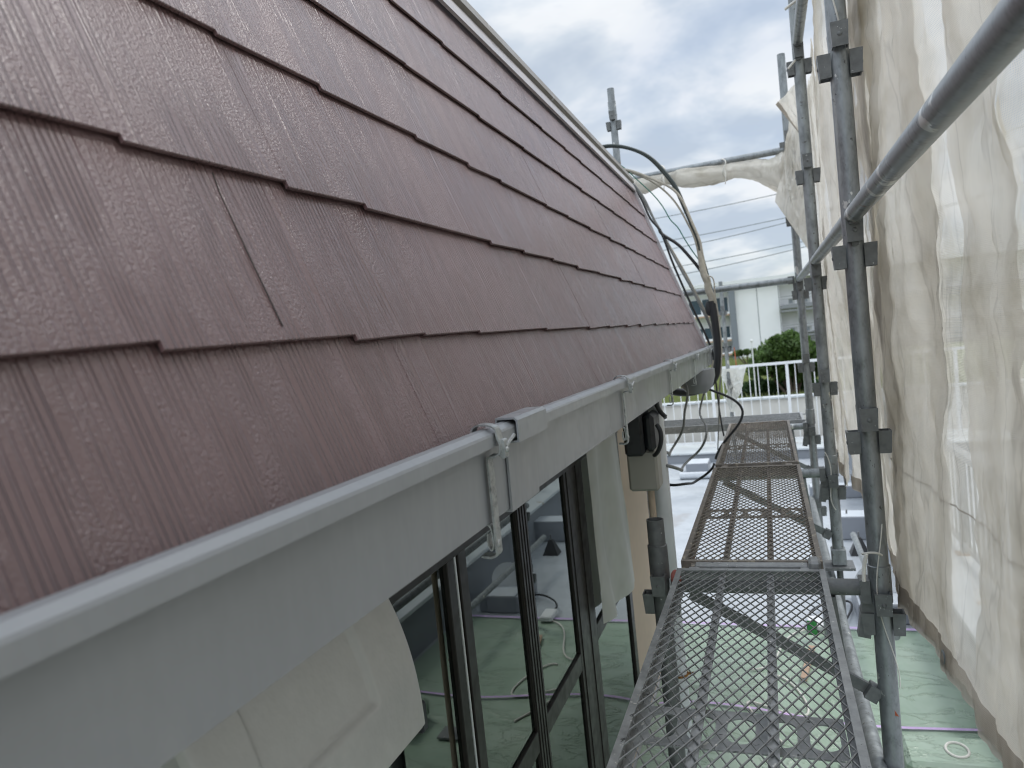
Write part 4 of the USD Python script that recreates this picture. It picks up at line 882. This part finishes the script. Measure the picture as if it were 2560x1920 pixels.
# rolled net under the upper cross pipe
rn = thing('rolled_net', 'white net rolled and tied beneath the upper cross pipe', 'rolled net')
axp = [((1560, 452), (1572, 476)), ((1610, 445), (1612, 485)), ((1660, 436), (1668, 458)), ((1700, 424), (1706, 469)), ((1760, 418), (1768, 464)), ((1810, 412), (1815, 452)), ((1830, 408), (1838, 442)), ((1880, 402), (1890, 450)), ((1930, 395), (1942, 474)), ((1960, 385), (1962, 490))]
TT = np.linspace(0, 1, len(axp)); top_ = np.array([at(*a, Y=Y3-.0) for a, b in axp]); bot_ = np.array([at(*b, Y=Y3-.0) for a, b in axp])
def roll(u, v):
    a = np.stack([np.interp(u, TT, top_[:, k]) for k in range(3)], 1); b = np.stack([np.interp(u, TT, bot_[:, k]) for k in range(3)], 1)
    c = (a+b)/2; r = np.linalg.norm(a-b, axis=1)/2; th = v*2*np.pi
    n_ = 1+.35*wr(u*14, np.cos(th)*1.2, np.sin(th)*1.2, 5)+.25*(ridge(u*8+v*3, v*6, 6)-.6)
    return np.stack([c[:, 0], c[:, 1]+np.sin(th)*r*n_*.75, c[:, 2]+np.cos(th)*r*n_], 1)
obj('roll', grid(roll, 110, 40), 'net_far', rn, True)
for x, y in ((1660, 445), (1812, 430)):
    p = at(x, y, Y=Y3-.01)
    obj('tie', MB().tube([(p[0]+.012*math.sin(a*3), p[1]+.055*math.cos(a), p[2]+.02+.065*math.sin(a)) for a in np.linspace(0, 2*np.pi, 30)], .0045, 6).tube(spline([p+(0, -.06, 0), p+(.005, -.065, -.04), p+(-.002, -.06, -.09)], 5), .004, 6), 'net_rope', rn, True)
# sheet tied to the far railing
fs = poly_sheet('', '', [(1800, 925), (1866, 915), (1838, 1030), (1824, 1030)], [9.55, 9.5, 9.5, 9.55], 'film_white', .18, 14)
tag(obj('tied_sheet', grid(fs, 40, 40), 'film_white', smooth=True), 'white sheet gathered and tied round the thin far post at the railing', 'plastic sheet')

# ------------------------------------------------------------------ beyond: building, trees, field, wires, neighbours
YB = 120.0
B = lambda x, y: at(x, y, Y=YB)
bld = thing('apartment_building', 'long white apartment building with flat roof and balconies beyond the field', 'building')
zr_ = B(1850, 705)[2]; xa, xb, xc, xd = B(1560, 800)[0], B(1826, 800)[0], B(1842, 800)[0], B(1952, 780)[0]
bw = MB().box(xa-25, xb, YB+1.2, YB+18, GROUND, zr_-.5); bw.box(xc, xd, YB-.0, YB+18, GROUND, zr_-.4); bw.box(xd+.02, xd+45, YB+1.5, YB+18, GROUND, zr_-.3)
obj('wall', bw, 'building_white', bld, False)
obj('roof', MB().box(xa-26, xd+46, YB-.9, YB+19, zr_-.28, zr_+.28), 'fence_white', bld, False)
obj('pier', MB().box(xb+.01, xc-.01, YB-.6, YB+18, GROUND, zr_-.55), 'building_grey', bld, False)
for (y0, y1) in ((747, 783), (820, 847), (870, 882)):
    z0, z1 = B(1780, y1)[2], B(1780, y0)[2]
    for k in range(9):
        x0 = xa-2+k*(xb-xa+2)/9
        w_ = obj('window', MB().box(x0+.05, x0+(xb-xa+2)/9-.25, YB+.9, YB+1.18, z0, z1), 'building_glass', bld, False)
        obj('window_frame', MB().box(x0+(xb-xa+2)/9-.24, x0+(xb-xa+2)/9+.04, YB+.85, YB+1.19, z0, z1), 'building_white', w_, False)
    sl = obj('floor_slab', MB().box(xa-20, xb-.02, YB-.5, YB+1.19, z0-.55, z0-.05), 'building_white', bld, False)
    obj('slab_edge', MB().box(xa-20, xb-.02, YB-.52, YB-.505, z0-.62, z0-.35), 'timber', sl, False)
for (y0, y1) in ((754, 768), (826, 832), (862, 868)):
    z0, z1 = B(2000, y1)[2], B(2000, y0)[2]
    bc = obj('balcony', MB().box(xd+.05, xd+44, YB-1.2, YB+1.45, z0, z1-.25).box(xd+.05, xd+44, YB-1.25, YB-1.21, z0-.5, z0-.2), 'balcony_grey', bld, False)
    for k in range(7):
        x = xd+1.2+k*2.1
        obj('air_conditioner', MB().box(x, x+.95, YB-.9, YB-.4, z1-.25, z1+.65), 'aircon', bc, False)
        obj('grille', MB().box(x+.1, x+.6, YB-.93, YB-.905, z1-.1, z1+.5), 'building_grey', bc, False)
    obj('balcony_rail', MB().tube([(xd+.1, YB-1.1, z1+1.0), (xd+44, YB-1.1, z1+1.0)], .06, 6).tube([(xd+.1, YB-1.1, z1+.6), (xd+44, YB-1.1, z1+.6)], .04, 6), 'aircon', bc)
for k in (1, 2):
    x = xc+(xd-xc)*k/2-(.0 if k == 1 else .12)
    obj('panel_joint', MB().box(x-.05, x+.05, YB-.02, YB-.003, GROUND, zr_-.45), 'balcony_grey', bld, False)
def leaves(n, fn, size, rs):
    c = fn(n, rs); k = len(c); a = rs.normal(size=(k, 3)); a /= np.linalg.norm(a, axis=1)[:, None]; b = np.cross(a, rs.normal(size=(k, 3))); b /= np.linalg.norm(b, axis=1)[:, None]
    s = size*rs.uniform(.55, 1.3, (k, 1)); V = np.stack([c-a*s, c+b*s*.5, c+a*s, c-b*s*.5], 1).reshape(-1, 3); i = np.arange(k)[:, None]*4
    return V, np.hstack([i, i+1, i+2, i+3])
def crown_fn(lobes):
    lob = np.array(lobes)
    def fn(n, rs):
        w = lob[:, 3]**2; idx = rs.choice(len(lob), n, p=w/w.sum()); d = rs.normal(size=(n, 3)); d /= np.linalg.norm(d, axis=1)[:, None]
        return lob[idx, :3]+d*lob[idx, 3:4]*(rs.uniform(.35, 1.06, (n, 1))**.6)*np.array([1, 1, .9])
    return fn
def tree(label, base, lobes, n, size, mt, rs, cat='tree', name='tree'):
    t = thing(name, label, cat, base); at_base(t, base); base = np.array(base)
    tr = MB()
    for l in lobes[:7]: tr.tube(spline([base, base*.5+np.array(l[:3])*.5+np.array([0, 0, -.2]), np.array(l[:3])], 4), np.linspace(.14, .03, 9), 7)
    obj('trunk', tr, 'bark', t)
    obj('crown', leaves(n, crown_fn(lobes), size, rs), mt, t, False)
rs = np.random.RandomState(5)
YT = 55.0
def lob(px, Y, rpx): p = at(*px, Y=Y); return (p[0], p[1], p[2], rpx*Y/F)
TL = [lob((x, y), YT+rs.uniform(-1.5, 1.5), r_) for x, y, r_ in [(1960, 868, 36), (1930, 885, 36), (1990, 870, 36), (2020, 885, 36), (1905, 905, 30), (1950, 915, 40), (2000, 915, 42), (2040, 905, 40), (2080, 890, 44), (1975, 845, 20), (1940, 855, 18), (2005, 850, 18), (1890, 925, 22)]]
b0 = at(1985, 1000, Y=YT)
tree('rounded green bushy tree in front of the white apartment building', (b0[0], YT, GROUND), TL, 12000, .17, 'tree_leaf', rs)
HL = [lob((x, y), 57+rs.uniform(-.8, .8), r_) for x, y, r_ in [(1870, 975, 22), (1895, 968, 26), (1925, 972, 26), (1955, 966, 26), (1985, 972, 26), (2015, 968, 26), (2045, 972, 26), (1880, 990, 20), (1950, 988, 26), (2010, 990, 26)]]
b0 = at(1950, 1010, Y=57)
tree('dark green hedge low behind the white railing', (b0[0], 57, GROUND), HL, 7000, .15, 'hedge_leaf', rs, 'hedge', 'hedge')
SL = [lob((x, y), 100+rs.uniform(-1, 1), r_) for x, y, r_ in [(1850, 882, 8), (1866, 880, 8), (1885, 879, 8), (1905, 879, 9), (1840, 884, 7)]]
b0 = at(1870, 890, Y=100)
tree('thin row of shrubs at the foot of the white building', (b0[0], 100, GROUND), SL, 1500, .22, 'tree_leaf', rs, 'shrub row', 'shrub_row')
# tall grass
n = 26000
gx = rs.uniform(-26, 16, n); gy = 42+rs.uniform(0, 1, n)**1.3*75; c = np.stack([gx, gy, np.full(n, GROUND)], 1)
pn = meshkit.fbm(np.stack([gx*.25, gy*.15, gx*0], 1), 3); hgt = (.25+1.1*pn)*rs.uniform(.6, 1.2, n); lean = rs.normal(0, .25, (n, 2)); wv = rs.uniform(.04, .10, n)
V = np.stack([c+np.stack([-wv, 0*wv, 0*wv], 1), c+np.stack([wv, 0*wv, 0*wv], 1), c+np.stack([lean[:, 0]*hgt, lean[:, 1]*hgt, hgt], 1)], 1).reshape(-1, 3)
tag(obj('grass', (V, np.arange(3*n).reshape(-1, 3)), 'grass_blade', smooth=False), 'tall pale green grass covering the field behind the railing', 'grass', kind='stuff')
q = at(1842, 912, Y=70); tag(obj('marker_post', MB().tube([(q[0], 70, GROUND), (q[0]-.1, 70, at(1838, 868, Y=70)[2])], .045, 8), 'marker_red'), 'thin red marker post standing in the grass field', 'post')
lp = thing('field_lamp', 'slim white lamp post in the grass left of the bushy tree', 'lamp post'); q0, q1 = at(1887, 1000, Y=48), at(1879, 856, Y=48)
obj('post', MB().tube([(q1[0], 48, GROUND), (q1[0], 48, q1[2])], .04, 8), 'fence_white', lp); obj('lamp_head', MB().tm(trimesh.creation.icosphere(2, .09).apply_translation((q1[0], 48, q1[2]+.1))), 'fence_white', lp)
names = ['highest', 'second', 'third', 'fourth', 'lowest']
for nm, ((xa_, ya_), (xb_, yb_)) in zip(names, [((1640, 548), (1935, 489)), ((1640, 609), (1957, 548)), ((1700, 620), (1960, 560)), ((1680, 671), (1985, 611)), ((1690, 691), (1985, 626))]):
    a, b = at(xa_, ya_, Y=85), at(xb_, yb_, Y=85); d = b-a; P = [a+d*s+np.array([0, 0, .35*(s-.5)**2]) for s in np.linspace(-3, 4, 22)]
    tag(obj('power_line', MB().tube(P, .045, 5), 'wire_far', smooth=True), f'{nm} of the five power lines crossing the sky', 'power line')
def neighbour(label, x0, x1, y0, y1, ztop, mt, rows):
    t = thing('neighbour_house', label, 'house'); obj('wall', MB().box(x0, x1, y0, y1, GROUND, ztop-.3), mt, t, False)
    obj('roof', MB().box(x0-.3, x1+.3, y0-.3, y1+.3, ztop-.298, ztop), 'building_grey', t, False)
    for z in rows:
        for k in range(int((y1-y0)/2.4)):
            y = y0+.8+k*2.4; w_ = obj('window', MB().box(x0-.06, x0-.003, y, y+1.2, z, z+1.1), 'building_glass', t, False)
            obj('sill', MB().box(x0-.12, x0-.003, y-.05, y+1.25, z-.09, z-.003), 'fence_white', w_, False)
neighbour('grey flat-roofed house dimly visible through the nearest net', 13.0, 22.0, 12.0, 30.0, at(2300, 690, Y=22)[2]*.9, 'neighbour_grey', (-4.2, -1.4))
neighbour('pinkish house dimly visible through the right part of the net', 9.5, 18.0, 2.0, 10.5, .9, 'neighbour_pink', (-4.2, -1.4))
